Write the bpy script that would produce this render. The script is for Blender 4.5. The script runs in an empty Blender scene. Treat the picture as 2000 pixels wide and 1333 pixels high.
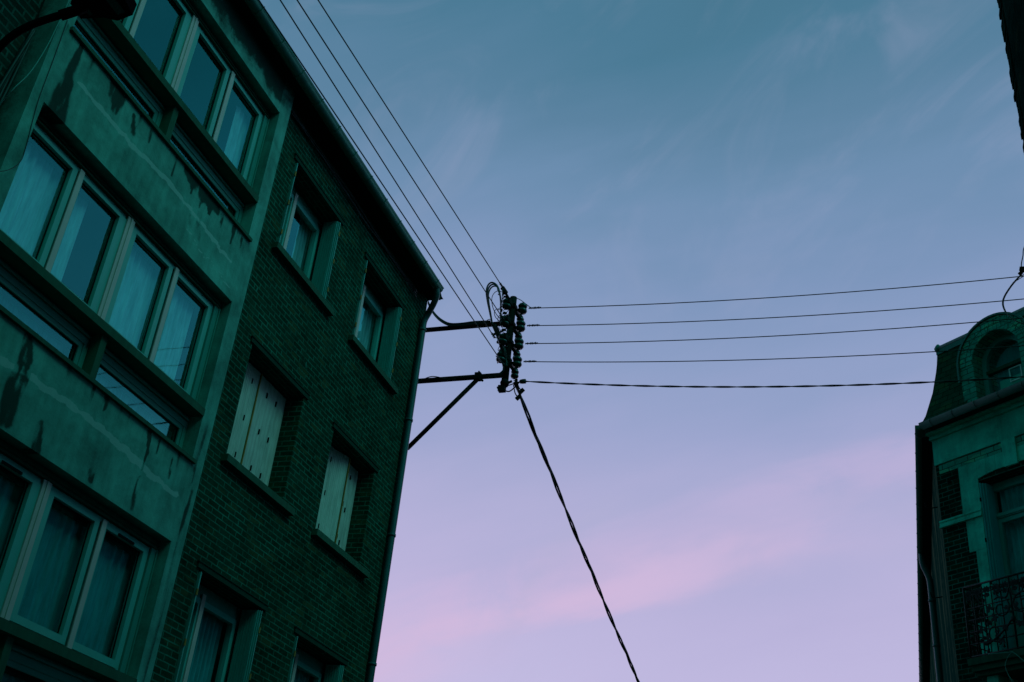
import bpy, bmesh, math, random
from mathutils import Vector, Matrix, noise
random.seed(7)
S = bpy.context.scene
C = S.collection
# ------------------------------------------------------------------ camera
FPX = 2200.0
_p, _r, _a, _b = (math.radians(v) for v in (30.06, 5.89, 20.34, -29.5))
_F = Vector((0, math.cos(_p), math.sin(_p))); _rt = Vector((1, 0, 0)); _up = _rt.cross(_F)
_R = math.cos(_r)*_rt + math.sin(_r)*_up; _U = -math.sin(_r)*_rt + math.cos(_r)*_up
_Z = Matrix.Rotation(_a, 3, 'Z')
CR, CU, CF = _Z @ _R, _Z @ _U, _Z @ _F
CAM = Vector((0, 0, 1.6))
cam = bpy.data.cameras.new('camera'); cam.sensor_width = 36; cam.lens = FPX/2000*36
cam.clip_end = 3000; cam.clip_start = 0.1
camo = bpy.data.objects.new('camera', cam); C.objects.link(camo)
camo.matrix_world = Matrix(((CR.x, CU.x, -CF.x, CAM.x), (CR.y, CU.y, -CF.y, CAM.y), (CR.z, CU.z, -CF.z, CAM.z), (0, 0, 0, 1)))
S.camera = camo
def ray(x, y): return CF + CR*((x-1000)/FPX) - CU*((y-666.5)/FPX)
def at_y(x, y, Y):
    d = ray(x, y); return CAM + d*(Y/d.y)
def at_x(x, y, X):
    d = ray(x, y); return CAM + d*(X/d.x)
# ------------------------------------------------------------------ render look
S.view_settings.view_transform = 'Standard'; S.view_settings.look = 'None'
S.view_settings.exposure = 0; S.view_settings.gamma = 1
# ------------------------------------------------------------------ helpers for nodes
def lin(r, g, b):
    f = lambda c: (c/255/12.92) if c/255 <= 0.04045 else ((c/255+0.055)/1.055)**2.4
    return (f(r), f(g), f(b), 1)
class NT:
    def __init__(s, tree): s.t = tree; s.n = tree.nodes; s.l = tree.links
    def node(s, typ, **kw):
        x = s.n.new(typ)
        for k, v in kw.items():
            if k in x.inputs: s.put(x.inputs[k], v)
            else: setattr(x, k, v)
        return x
    def put(s, sock, v):
        if hasattr(v, 'is_output') or isinstance(v, bpy.types.NodeSocket): s.l.new(v, sock)
        else: sock.default_value = v
    def math(s, op, a, b=0.0, c=0.0, clamp=False):
        m = s.n.new('ShaderNodeMath'); m.operation = op; m.use_clamp = clamp
        s.put(m.inputs[0], a); s.put(m.inputs[1], b); s.put(m.inputs[2], c); return m.outputs[0]
    def mix(s, f, a, b, blend='MIX'):
        m = s.n.new('ShaderNodeMix'); m.data_type = 'RGBA'; m.blend_type = blend
        s.put(m.inputs[0], f); s.put(m.inputs[6], a); s.put(m.inputs[7], b); return m.outputs[2]
    def ramp(s, f, stops, interp='LINEAR'):
        r = s.n.new('ShaderNodeValToRGB'); s.put(r.inputs[0], f); cr = r.color_ramp; cr.interpolation = interp
        while len(cr.elements) < len(stops): cr.elements.new(0.5)
        for e, (p, c) in zip(cr.elements, stops):
            e.position = p; e.color = c if len(c) == 4 else (*c, 1)
        return r.outputs[0]
    def step(s, f, a, b):
        m = s.n.new('ShaderNodeMapRange'); m.interpolation_type = 'SMOOTHSTEP'
        s.put(m.inputs[0], f); s.put(m.inputs[1], a); s.put(m.inputs[2], b); return m.outputs[0]
    def noise(s, vec, scale, detail=4, rough=0.55, dist=0.0):
        m = s.n.new('ShaderNodeTexNoise'); s.put(m.inputs['Vector'], vec)
        m.inputs['Scale'].default_value = scale; m.inputs['Detail'].default_value = detail
        m.inputs['Roughness'].default_value = rough; m.inputs['Distortion'].default_value = dist
        return m.outputs[0]
    def vscale(s, vec, sc, loc=(0, 0, 0), rot=(0, 0, 0)):
        m = s.n.new('ShaderNodeMapping'); s.put(m.inputs[0], vec)
        m.inputs['Scale'].default_value = sc; m.inputs['Location'].default_value = loc; m.inputs['Rotation'].default_value = rot
        return m.outputs[0]
# ------------------------------------------------------------------ sky
W = bpy.data.worlds.new('World'); S.world = W; W.use_nodes = True
wt = NT(W.node_tree); W.node_tree.nodes.clear()
tc = wt.node('ShaderNodeTexCoord').outputs['Generated']
sep = wt.node('ShaderNodeSeparateXYZ'); wt.put(sep.inputs[0], tc)
sx, sy, sz = sep.outputs
def wdot(v):
    m = wt.node('ShaderNodeVectorMath', operation='DOT_PRODUCT'); wt.put(m.inputs[0], tc); m.inputs[1].default_value = v; return m.outputs['Value']
def sky_axes(ang, s_along, s_across):
    """sky direction measured along and across a fixed slanting wind axis"""
    c, d = math.cos(ang), math.sin(ang)
    m = wt.node('ShaderNodeCombineXYZ')
    wt.put(m.inputs[0], wt.math('MULTIPLY', wdot(tuple(CR*c+CU*d)), s_along)); wt.put(m.inputs[1], wt.math('MULTIPLY', wdot(tuple(CU*c-CR*d)), s_across)); wt.put(m.inputs[2], wdot(tuple(CF)))
    return m.outputs[0]
cl_big = wt.noise(sky_axes(0.30, 1.6, 3.4), 1.7, 4, 0.5, 0.4)
cl_fine = wt.noise(sky_axes(0.27, 1.5, 9.0), 2.2, 5, 0.55, 0.5)
cl_mid = wt.noise(sky_axes(0.35, 2.4, 5.0), 3.0, 5, 0.6, 0.9)
h = wt.math('ADD', sz, wt.math('MULTIPLY', wt.math('SUBTRACT', cl_big, 0.5), 0.13))
h = wt.math('ADD', h, wt.math('MULTIPLY', wt.math('SUBTRACT', cl_fine, 0.5), 0.045))
skycol = wt.ramp(h, [(0.0, lin(206, 186, 220)), (0.235, lin(194, 187, 225)), (0.31, lin(186, 180, 219)), (0.37, lin(174, 174, 213)), (0.43, lin(157, 166, 206)),
                     (0.49, lin(141, 159, 198)), (0.545, lin(127, 151, 189)), (0.605, lin(109, 142, 176)), (0.67, lin(92, 131, 161)), (0.73, lin(76, 123, 150)), (1.0, lin(38, 92, 100))])
# rosy cirrus streaks low over the street, rising to the right
band = wt.math('ADD', wdot(tuple(CU)), wt.math('MULTIPLY', wdot(tuple(CR)), -0.26))
bd = wt.math('ADD', band, wt.math('MULTIPLY', wt.math('SUBTRACT', cl_fine, 0.5), 0.08))
def streak(pos, width, lo, hi, amt, colr):
    global skycol
    f = wt.math('MULTIPLY', wt.step(wt.math('ABSOLUTE', wt.math('SUBTRACT', bd, pos)), width, 0.0), wt.math('MULTIPLY', wt.step(wdot(tuple(CR)), lo, hi), wt.step(cl_mid, 0.20, 0.62)))
    skycol = wt.mix(wt.math('MULTIPLY', f, amt), skycol, colr)
streak(-0.236, 0.030, 0.38, 0.08, 0.80, lin(212, 187, 221))
streak(-0.215, 0.055, 0.45, -0.05, 0.45, lin(208, 184, 220))
streak(-0.19, 0.03, 0.10, 0.30, 0.40, lin(202, 182, 220))
streak(-0.265, 0.035, 0.05, -0.12, 0.5, lin(214, 188, 222))
wisp = wt.step(wt.noise(sky_axes(0.85, 1.8, 3.2), 2.4, 5, 0.58, 1.6), 0.48, 0.80)
skycol = wt.mix(wt.math('MULTIPLY', wisp, 0.20), skycol, lin(176, 176, 208))
# the half of the sky away from the afterglow is darker and greener
away = wt.step(wdot((0.15, 0.98, 0.0)), 0.25, -0.55)
skycol = wt.mix(away, skycol, lin(38, 104, 106))
below = wt.step(sz, 0.0, -0.08)
skycol = wt.mix(below, skycol, lin(20, 40, 40))
bg = wt.node('ShaderNodeBackground'); wt.put(bg.inputs[0], skycol); bg.inputs[1].default_value = 1.0
wo = wt.node('ShaderNodeOutputWorld'); wt.l.new(bg.outputs[0], wo.inputs[0])
sun = bpy.data.lights.new('sun', 'SUN'); sun.energy = 0.75; sun.angle = math.radians(35); sun.color = (0.55, 1.0, 0.88)
suno = bpy.data.objects.new('sun', sun); C.objects.link(suno)
suno.rotation_euler = Vector((0.62, -0.22, 0.72)).to_track_quat('Z', 'Y').to_euler()
# ------------------------------------------------------------------ frames
class Frame:
    def __init__(s, o, u, n): s.o = Vector(o); s.u = Vector(u); s.n = Vector(n)
    def __call__(s, a, z, b=0.0): return Vector((s.o.x + s.u.x*a + s.n.x*b, s.o.y + s.u.y*a + s.n.y*b, z))
WORLD = None
FL = Frame((-7, 0, 0), (0, 1, 0), (1, 0, 0))              # left facade: s along the street, z up, o out of the wall
_th = _a - _b
RU = Vector((math.sin(_th), -math.cos(_th), 0)); RN = Vector((-math.cos(_th), -math.sin(_th), 0))
RO = CAM + ray(1897, 1287)*15.8 - RN*0.5
FR = Frame((RO.x, RO.y, 0), RU, RN)                        # right-hand corner house
# ------------------------------------------------------------------ mesh builder
class MB:
    def __init__(s, fr=WORLD):
        s.fr = fr; s.bm = bmesh.new(); s.uv = s.bm.loops.layers.uv.new('uv'); s.st = s.bm.verts.layers.float.new('stain_shade'); s.mi = 0; s.loc = {}; s.smooth = False
    def v(s, a, z, o):
        p = (a, z, o)
        w = s.fr(a, z, o) if s.fr else Vector((a, z, o))
        vt = s.bm.verts.new(w); s.loc[vt] = p; return vt
    def f(s, vs):
        try: fc = s.bm.faces.new(vs)
        except ValueError: return None
        fc.material_index = s.mi; fc.smooth = s.smooth
        P = [Vector(s.loc[v]) for v in vs]
        nn = Vector((0, 0, 0))
        for i in range(len(P)):
            nn += P[i].cross(P[(i+1) % len(P)])
        k = max(range(3), key=lambda i: abs(nn[i]))
        for lp, q in zip(fc.loops, P):
            if s.fr: lp[s.uv].uv = {2: (q[0], q[1]), 0: (q[2]+q[0], q[1]), 1: (q[0], q[2])}[k]
            else: lp[s.uv].uv = {2: (q[0], q[1]), 0: (q[1], q[2]), 1: (q[0], q[2])}[k]
        return fc
    def box(s, a0, a1, z0, z1, o0, o1):
        V = [s.v(a, z, o) for a in (a0, a1) for z in (z0, z1) for o in (o0, o1)]
        for q in ((0, 1, 3, 2), (4, 6, 7, 5), (0, 4, 5, 1), (2, 3, 7, 6), (0, 2, 6, 4), (1, 5, 7, 3)): s.f([V[i] for i in q])
        return s
    def bar(s, p, q, w, h=None, up=(0, 0, 1)):
        """rectangular bar between two points of the builder's own coordinates (world builders)"""
        h = h or w; p = Vector(p); q = Vector(q); d = (q-p).normalized(); up = Vector(up)
        if abs(d.dot(up)) > 0.98: up = Vector((1, 0, 0))
        r = d.cross(up).normalized(); t = r.cross(d)
        V = [s.v(*(e + r*i*w/2 + t*j*h/2)) for e in (p, q) for i, j in ((-1, -1), (1, -1), (1, 1), (-1, 1))]
        s.f(V[0:4]); s.f(V[4:8])
        for i in range(4): s.f([V[i], V[(i+1) % 4], V[4+(i+1) % 4], V[4+i]])
        return s
    def tube(s, pts, r, n=8, cap=True):
        P = [Vector(p) for p in pts]; k = len(P); rad = r if isinstance(r, (list, tuple)) else [r]*k
        old = s.smooth; rings = []; ref = None
        for i, p in enumerate(P):
            d = (P[min(i+1, k-1)] - P[max(i-1, 0)]).normalized()
            if ref is None:
                ref = Vector((0, 0, 1)) if abs(d.z) < 0.9 else Vector((1, 0, 0))
            x = (ref - d*ref.dot(d)); x = x.normalized() if x.length > 1e-6 else d.orthogonal().normalized(); ref = x; y = d.cross(x)
            rings.append([s.v(*(p + (x*math.cos(2*math.pi*j/n) + y*math.sin(2*math.pi*j/n))*rad[i])) for j in range(n)])
        s.smooth = True
        for A, B in zip(rings, rings[1:]):
            for j in range(n): s.f([A[j], A[(j+1) % n], B[(j+1) % n], B[j]])
        s.smooth = False
        if cap: s.f(rings[0]); s.f(rings[-1])
        s.smooth = old
        return s
    def lathe(s, base, axis, prof, n=14):
        """profile list of (distance along axis, radius)"""
        base = Vector(base); d = Vector(axis).normalized(); x = d.orthogonal().normalized(); y = d.cross(x)
        rings = [[s.v(*(base + d*h + (x*math.cos(2*math.pi*j/n) + y*math.sin(2*math.pi*j/n))*r)) for j in range(n)] for h, r in prof]
        s.smooth = True
        for A, B in zip(rings, rings[1:]):
            for j in range(n): s.f([A[j], A[(j+1) % n], B[(j+1) % n], B[j]])
        s.smooth = False
        s.f(rings[0]); s.f(rings[-1]); return s
    def prism(s, outline, o0, o1):
        """closed outline of (s, z) extruded in o"""
        A = [s.v(a, z, o0) for a, z in outline]; B = [s.v(a, z, o1) for a, z in outline]
        s.f(A); s.f(B); n = len(outline)
        for i in range(n): s.f([A[i], A[(i+1) % n], B[(i+1) % n], B[i]])
        return s
    def slab(s, A, Z, holes, o0, o1):
        """wall slab on the grid of cuts A x Z between depths o0 and o1, left open where a hole lies"""
        A = sorted(set(round(x, 4) for x in A)); Z = sorted(set(round(x, 4) for x in Z)); na, nz = len(A)-1, len(Z)-1
        solid = [[True]*nz for _ in range(na)]
        for (h0, h1, k0, k1) in holes:
            for i in range(na):
                ca = (A[i]+A[i+1])/2
                if not h0 < ca < h1: continue
                for j in range(nz):
                    if k0 < (Z[j]+Z[j+1])/2 < k1: solid[i][j] = False
        vc = {}
        def g(i, j, o):
            if (i, j, o) not in vc: vc[(i, j, o)] = s.v(A[i], Z[j], o)
            return vc[(i, j, o)]
        ok = lambda i, j: 0 <= i < na and 0 <= j < nz and solid[i][j]
        for i in range(na):
            for j in range(nz):
                if not solid[i][j]: continue
                s.f([g(i, j, o1), g(i+1, j, o1), g(i+1, j+1, o1), g(i, j+1, o1)])
                s.f([g(i, j, o0), g(i, j+1, o0), g(i+1, j+1, o0), g(i+1, j, o0)])
                if not ok(i-1, j): s.f([g(i, j, o0), g(i, j, o1), g(i, j+1, o1), g(i, j+1, o0)])
                if not ok(i+1, j): s.f([g(i+1, j, o0), g(i+1, j+1, o0), g(i+1, j+1, o1), g(i+1, j, o1)])
                if not ok(i, j-1): s.f([g(i, j, o0), g(i+1, j, o0), g(i+1, j, o1), g(i, j, o1)])
                if not ok(i, j+1): s.f([g(i, j+1, o0), g(i, j+1, o1), g(i+1, j+1, o1), g(i+1, j+1, o0)])
        return s
    def sheet(s, n, m, fn):
        """open grid of n x m cells, fn(i/n, j/m) -> local coordinates"""
        V = [[s.v(*fn(i/n, j/m)) for j in range(m+1)] for i in range(n+1)]
        s.smooth = True
        for i in range(n):
            for j in range(m): s.f([V[i][j], V[i+1][j], V[i+1][j+1], V[i][j+1]])
        s.smooth = False
        return s
    def build(s, name, mats, parent=None, attr=None, bevel=0):
        bm = s.bm
        if bevel:
            bmesh.ops.bevel(bm, geom=[e for e in bm.edges if len(e.link_faces) == 2 and e.calc_face_angle(0) > 0.7], offset=bevel, segments=1, affect='EDGES', clamp_overlap=True)
        bmesh.ops.recalc_face_normals(bm, faces=bm.faces)
        loc = world_loc(parent) if parent else (Vector(s.origin) if hasattr(s, 'origin') else Vector((0, 0, 0)))
        if attr:
            ly = s.st
            for v in bm.verts:
                if v in s.loc: v[ly] = attr(*s.loc[v])
        for v in bm.verts: v.co -= loc
        me = bpy.data.meshes.new(name); bm.to_mesh(me); bm.free()
        for m in (mats if isinstance(mats, (list, tuple)) else [mats]): me.materials.append(m)
        o = bpy.data.objects.new(name, me); C.objects.link(o)
        if parent: o.parent = parent
        else: o.location = loc
        return o
def world_loc(o):
    v = Vector((0, 0, 0))
    while o: v += Vector(o.location); o = o.parent
    return v
def tag(o, label=None, cat=None, group=None, kind=None):
    for k, v in (('label', label), ('category', cat), ('group', group), ('kind', kind)):
        if v: o[k] = v
    return o
def thing(name, loc, label, cat, group=None):
    o = bpy.data.objects.new(name, None); C.objects.link(o); o.location = loc; o.empty_display_size = 0.2
    return tag(o, label, cat, group)
def solo(name, mb, mats, origin, label, cat, group=None, **kw):
    mb.origin = origin; return tag(mb.build(name, mats, None, **kw), label, cat, group)
def curve_pts(P, n=8):
    """Catmull-Rom through the points"""
    P = [Vector(p) for p in P]; Q = [P[0]*2-P[1]] + P + [P[-1]*2-P[-2]]; out = []
    for i in range(1, len(Q)-2):
        a, b, c, d = Q[i-1:i+3]
        for k in range(n):
            t = k/n
            out.append(0.5*((2*b) + (c-a)*t + (2*a-5*b+4*c-d)*t*t + (3*b-a-3*c+d)*t**3))
    return out + [P[-1]]
def sag_pts(p, q, sag, n=40):
    p, q = Vector(p), Vector(q)
    return [p.lerp(q, i/n) - Vector((0, 0, 4*sag*(i/n)*(1-i/n))) for i in range(n+1)]
def strands(path, rad, off, pitch, count, mb, n=6):
    """count strands twisted round the path"""
    L = 0; P = [Vector(p) for p in path]
    dense = []
    for a, b in zip(P, P[1:]):
        k = max(1, int((b-a).length/(pitch/8)))
        dense += [a.lerp(b, i/k) for i in range(k)]
    dense.append(P[-1])
    D = [0]
    for a, b in zip(dense, dense[1:]): D.append(D[-1]+(b-a).length)
    for c in range(count):
        Q = []
        for i, p in enumerate(dense):
            d = (dense[min(i+1, len(dense)-1)] - dense[max(i-1, 0)]).normalized()
            x = d.cross(Vector((0.31, 0.2, 0.93))).normalized(); y = d.cross(x)
            t = 2*math.pi*(D[i]/pitch + c/count)
            Q.append(p + (x*math.cos(t) + y*math.sin(t))*off)
        mb.tube(Q, rad, n)
# ------------------------------------------------------------------ materials
def new_mat(name):
    m = bpy.data.materials.new(name); m.use_nodes = True; t = NT(m.node_tree); m.node_tree.nodes.clear()
    out = t.node('ShaderNodeOutputMaterial'); b = t.node('ShaderNodeBsdfPrincipled'); t.l.new(b.outputs[0], out.inputs[0])
    return m, t, b, out
def bump(t, b, hgt, strength=0.3, dist=0.01):
    n = t.node('ShaderNodeBump'); t.put(n.inputs['Height'], hgt); n.inputs['Strength'].default_value = strength; n.inputs['Distance'].default_value = dist
    t.l.new(n.outputs[0], b.inputs['Normal'])
def plain(name, col, rough=0.6, var=0.25, sc=6.0, spec=0.4, metal=0.0, bmp=0.15, streak=0.0):
    m, t, b, _ = new_mat(name)
    co = t.node('ShaderNodeTexCoord').outputs['Object']
    n1 = t.noise(co, sc, 5, 0.6); n2 = t.noise(t.vscale(co, (1, 1, 0.12)), sc*3, 4, 0.6)
    f = t.math('MULTIPLY_ADD', t.math('SUBTRACT', n1, 0.5), var*2, 1.0)
    f = t.math('ADD', f, t.math('MULTIPLY', t.math('SUBTRACT', n2, 0.5), (var+streak)*1.4))
    g = t.node('ShaderNodeCombineColor')
    for i in range(3): t.put(g.inputs[i], t.math('MULTIPLY', f, col[i], clamp=True))
    t.l.new(g.outputs[0], b.inputs['Base Color'])
    t.put(b.inputs['Roughness'], t.math('MULTIPLY_ADD', n1, 0.2, rough-0.1, clamp=True)); b.inputs['Metallic'].default_value = metal
    b.inputs['Specular IOR Level'].default_value = spec; b.inputs['Specular Tint'].default_value = (0.06, 0.9, 0.85, 1)
    if bmp: bump(t, b, t.noise(co, sc*6, 3), bmp, 0.006)
    return m
def brick(name, c1, c2, mortar, bw=0.225, bh=0.075, ms=0.011, flecks=True, bstr=0.5, spread=1.0):
    m, t, b, _ = new_mat(name)
    uv = t.node('ShaderNodeUVMap', uv_map='uv').outputs[0]
    wob = t.node('ShaderNodeTexNoise'); t.put(wob.inputs['Vector'], uv); wob.inputs['Scale'].default_value = 5.0
    wv = t.node('ShaderNodeVectorMath', operation='MULTIPLY_ADD'); t.put(wv.inputs[0], wob.outputs['Color']); wv.inputs[1].default_value = (0.012, 0.009, 0); t.put(wv.inputs[2], uv)
    bt = t.node('ShaderNodeTexBrick'); t.put(bt.inputs['Vector'], wv.outputs[0])
    bt.inputs['Scale'].default_value = 1; bt.inputs['Brick Width'].default_value = bw; bt.inputs['Row Height'].default_value = bh
    bt.inputs['Mortar Size'].default_value = ms; bt.inputs['Mortar Smooth'].default_value = 0.3; bt.inputs['Bias'].default_value = -0.1
    bt.inputs['Color1'].default_value = (*c1, 1); bt.inputs['Color2'].default_value = (*c2, 1); bt.inputs['Mortar'].default_value = (*mortar, 1)
    big = t.noise(uv, 0.9, 4, 0.6); fine = t.noise(uv, 40, 3, 0.6); mid = t.noise(uv, 6, 4, 0.65)
    f = t.math('MULTIPLY_ADD', t.math('SUBTRACT', big, 0.5), 1.5*spread, 1.0)
    f = t.math('ADD', f, t.math('MULTIPLY', t.math('SUBTRACT', fine, 0.5), 0.9))
    f = t.math('ADD', f, t.math('MULTIPLY', t.math('SUBTRACT', mid, 0.5), 1.3*spread))
    f = t.math('MAXIMUM', f, 0.15)
    cc = t.node('ShaderNodeCombineColor')
    for i in range(3): t.put(cc.inputs[i], f)
    lost = t.math('MULTIPLY', bt.outputs['Fac'], t.step(t.noise(uv, 3.1, 4, 0.7), 0.42, 0.62))
    col = t.mix(t.math('MULTIPLY', lost, 0.55), bt.outputs[0], (*c1, 1))
    col = t.mix(1.0, col, cc.outputs[0], 'MULTIPLY')
    # single odd bricks burnt browner
    cell = t.node('ShaderNodeTexVoronoi'); t.put(cell.inputs['Vector'], t.vscale(uv, (1/bw, 1/bh, 1))); cell.inputs['Scale'].default_value = 1.0
    sc = t.node('ShaderNodeSeparateColor'); t.put(sc.inputs[0], cell.outputs['Color'])
    odd = t.math('MULTIPLY', t.step(sc.outputs[0], 0.86, 0.93), t.math('SUBTRACT', 1.0, bt.outputs['Fac']))
    col = t.mix(t.math('MULTIPLY', odd, 0.55), col, (c2[0]*4+0.006, c2[1]*1.5, c2[2]*1.1, 1))
    if flecks:
        fl = t.step(t.noise(t.vscale(uv, (1, 0.45, 1)), 9, 2, 0.5), 0.735, 0.76)
        col = t.mix(t.math('MULTIPLY', fl, 0.5), col, (mortar[0]*2, mortar[1]*2, mortar[2]*2.2, 1))
    t.put(b.inputs['Base Color'], col); b.inputs['Roughness'].default_value = 1.0; b.inputs['Specular IOR Level'].default_value = 0.0
    hgt = t.math('ADD', t.math('MULTIPLY', bt.outputs['Fac'], -1.0), t.math('MULTIPLY', fine, 0.35))
    bump(t, b, hgt, bstr, 0.012)
    return m
def stained(name, base, dark, pale, vary=0.0):
    """weathered concrete; the 'stain' attribute carries the stains' own shapes: below 0 dark growth, above 0 pale repair"""
    m, t, b, _ = new_mat(name)
    uv = t.node('ShaderNodeUVMap', uv_map='uv').outputs[0]
    at = t.node('ShaderNodeAttribute', attribute_name='stain_shade').outputs['Fac']
    blot = t.noise(uv, 2.1, 6, 0.62, 0.3); fine = t.noise(uv, 45, 4, 0.65); run = t.noise(t.vscale(uv, (7, 0.7, 1)), 1.5, 5, 0.6); med = t.noise(uv, 13, 5, 0.68)
    f = t.math('MULTIPLY_ADD', t.math('SUBTRACT', blot, 0.5), 2.1, 1.02)
    f = t.math('ADD', f, t.math('MULTIPLY', t.math('SUBTRACT', fine, 0.5), 0.45))
    f = t.math('ADD', f, t.math('MULTIPLY', t.math('SUBTRACT', run, 0.5), 0.8))
    f = t.math('ADD', f, t.math('MULTIPLY', t.math('SUBTRACT', med, 0.5), 0.5))
    f = t.math('MULTIPLY', t.math('MAXIMUM', f, 0.2), t.math('MULTIPLY_ADD', t.node('ShaderNodeObjectInfo').outputs['Random'], vary, 1.0-vary/2))
    cc = t.node('ShaderNodeCombineColor')
    for i in range(3): t.put(cc.inputs[i], f)
    col = t.mix(1.0, (*base, 1), cc.outputs[0], 'MULTIPLY')
    ed = t.math('MULTIPLY', t.math('SUBTRACT', med, 0.5), 0.55)
    ed = t.math('ADD', ed, t.math('MULTIPLY', t.math('SUBTRACT', fine, 0.5), 0.5))
    dk = t.step(t.math('ADD', t.math('MULTIPLY', at, -1.0), t.math('MULTIPLY', ed, 1.8)), 0.05, 1.0)
    col = t.mix(t.math('MULTIPLY', dk, 0.93), col, (*dark, 1))
    pl = t.step(t.math('ADD', at, ed), 0.3, 0.6)
    col = t.mix(t.math('MULTIPLY', pl, 0.62), col, (*pale, 1))
    t.put(b.inputs['Base Color'], col); b.inputs['Roughness'].default_value = 0.9; b.inputs['Specular IOR Level'].default_value = 0.1; b.inputs['Specular Tint'].default_value = (0.06, 0.9, 0.8, 1)
    bump(t, b, t.math('ADD', fine, med), 0.25, 0.008)
    return m
def glass(name, tint, refl=0.45, clear=(0.55, 0.85, 0.85)):
    m, t, b, out = new_mat(name)
    co = t.node('ShaderNodeTexCoord').outputs['Object']
    tr = t.node('ShaderNodeBsdfTransparent'); tr.inputs[0].default_value = (*clear, 1)
    gl = t.node('ShaderNodeBsdfGlossy'); gl.inputs['Roughness'].default_value = 0.02; gl.inputs['Color'].default_value = (*tint, 1)
    bp = t.node('ShaderNodeBump'); t.put(bp.inputs['Height'], t.noise(co, 1.1, 2)); bp.inputs['Strength'].default_value = 0.05; bp.inputs['Distance'].default_value = 0.05
    t.l.new(bp.outputs[0], gl.inputs['Normal'])
    lw = t.node('ShaderNodeLayerWeight'); lw.inputs[0].default_value = 0.5
    fac = t.math('ADD', t.math('MULTIPLY', t.math('POWER', lw.outputs['Facing'], 3.0), 0.9), refl, clamp=True)
    mx = t.node('ShaderNodeMixShader'); t.put(mx.inputs[0], fac); t.l.new(tr.outputs[0], mx.inputs[1]); t.l.new(gl.outputs[0], mx.inputs[2])
    t.l.new(mx.outputs[0], out.inputs[0]); return m
M_brick = brick('brick_dark', (0.0015, 0.030, 0.0185), (0.0030, 0.046, 0.028), (0.005, 0.128, 0.085), 0.22, 0.070, 0.0085)
M_brick_old = brick('brick_old', (0.002, 0.025, 0.020), (0.003, 0.035, 0.028), (0.006, 0.085, 0.068), 0.22, 0.085, 0.013)
M_brick_wall = brick('brick_black', (0.003, 0.022, 0.018), (0.005, 0.030, 0.024), (0.004, 0.040, 0.032), flecks=False)
M_brick_panel = brick('brick_panel', (0.001, 0.022, 0.015), (0.0015, 0.034, 0.023), (0.006, 0.16, 0.12), 0.22, 0.075, 0.008, flecks=False)
M_brick_pale = brick('brick_pale', (0.010, 0.30, 0.21), (0.016, 0.44, 0.31), (0.003, 0.075, 0.055), 0.24, 0.09, 0.008, flecks=False, spread=0.5)
M_slate = brick('slate', (0.003, 0.058, 0.034), (0.004, 0.080, 0.046), (0.001, 0.016, 0.011), 0.24, 0.105, 0.006, flecks=False, bstr=0.8, spread=0.5)
M_conc = stained('concrete_stained', (0.026, 0.27, 0.215), (0.001, 0.026, 0.020), (0.10, 0.46, 0.40))
M_conc_plain = plain('concrete_smooth', (0.010, 0.25, 0.165), 0.9, 0.3, 3.0, 0.15, streak=0.3)
M_cheek = plain('concrete_shaded', (0.001, 0.030, 0.024), 0.9, 0.4, 2.5, 0.1, streak=0.5)  # the cheek's shade is painted into this darker concrete colour
M_conc_dark = plain('concrete_dark', (0.005, 0.085, 0.052), 0.9, 0.3, 5.0, 0.15, streak=0.3)
M_pvc = plain('window_white', (0.025, 0.38, 0.32), 0.45, 0.10, 4.0, 0.35, bmp=0.03)
M_pvc_grey = plain('window_greyed', (0.010, 0.24, 0.19), 0.5, 0.15, 4.0, 0.3, bmp=0.05)
M_mull = plain('mullion_pale', (0.19, 0.44, 0.39), 0.5, 0.12, 4.0, 0.3, bmp=0.03)
M_shut = plain('shutter_pale', (0.15, 0.46, 0.385), 0.6, 0.22, 7.0, 0.25, streak=0.5)
M_shut_teal = plain('shutter_teal', (0.010, 0.28, 0.235), 0.55, 0.2, 7.0, 0.3, streak=0.4)
M_shut_blue = plain('shutter_blue', (0.008, 0.50, 0.50), 0.6, 0.15, 5.0, 0.1, streak=0.3)
M_lintel = plain('lintel_concrete', (0.003, 0.045, 0.032), 0.95, 0.3, 5, 0.0)
M_rust = plain('rust', (0.10, 0.14, 0.03), 0.9, 0.4, 20)
M_slot = plain('slot_black', (0.001, 0.008, 0.007), 0.9, 0.1, 5, 0.1, bmp=0)
M_gasket = plain('rubber_black', (0.001, 0.010, 0.009), 0.8, 0.1, 5, 0.1, bmp=0)
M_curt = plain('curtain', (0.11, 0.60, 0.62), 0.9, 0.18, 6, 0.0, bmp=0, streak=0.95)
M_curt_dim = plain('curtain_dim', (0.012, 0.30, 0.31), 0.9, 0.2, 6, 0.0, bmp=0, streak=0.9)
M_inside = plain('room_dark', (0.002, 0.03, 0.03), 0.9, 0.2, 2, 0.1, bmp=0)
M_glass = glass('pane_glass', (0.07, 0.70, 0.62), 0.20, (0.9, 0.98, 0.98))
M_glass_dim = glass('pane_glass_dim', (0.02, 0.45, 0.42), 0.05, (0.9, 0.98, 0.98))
M_soffit = plain('soffit_wood', (0.002, 0.028, 0.020), 0.95, 0.4, 4, 0.0)
M_zinc = plain('zinc', (0.006, 0.16, 0.125), 0.5, 0.3, 5, 0.4, streak=0.3)
M_pipe = plain('pipe_zinc', (0.004, 0.075, 0.075), 0.45, 0.25, 5, 0.4, streak=0.2)
M_roof = plain('roof_tile', (0.004, 0.04, 0.03), 0.9, 0.3, 8, 0.1)
M_steel = plain('steel_black', (0.001, 0.016, 0.013), 0.8, 0.3, 14, 0.04)
M_wire = plain('wire_black', (0.001, 0.024, 0.022), 0.55, 0.15, 10, 0.35, bmp=0)
M_insul = plain('insulator_glaze', (0.001, 0.030, 0.022), 0.22, 0.2, 12, 0.5, bmp=0)
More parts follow.
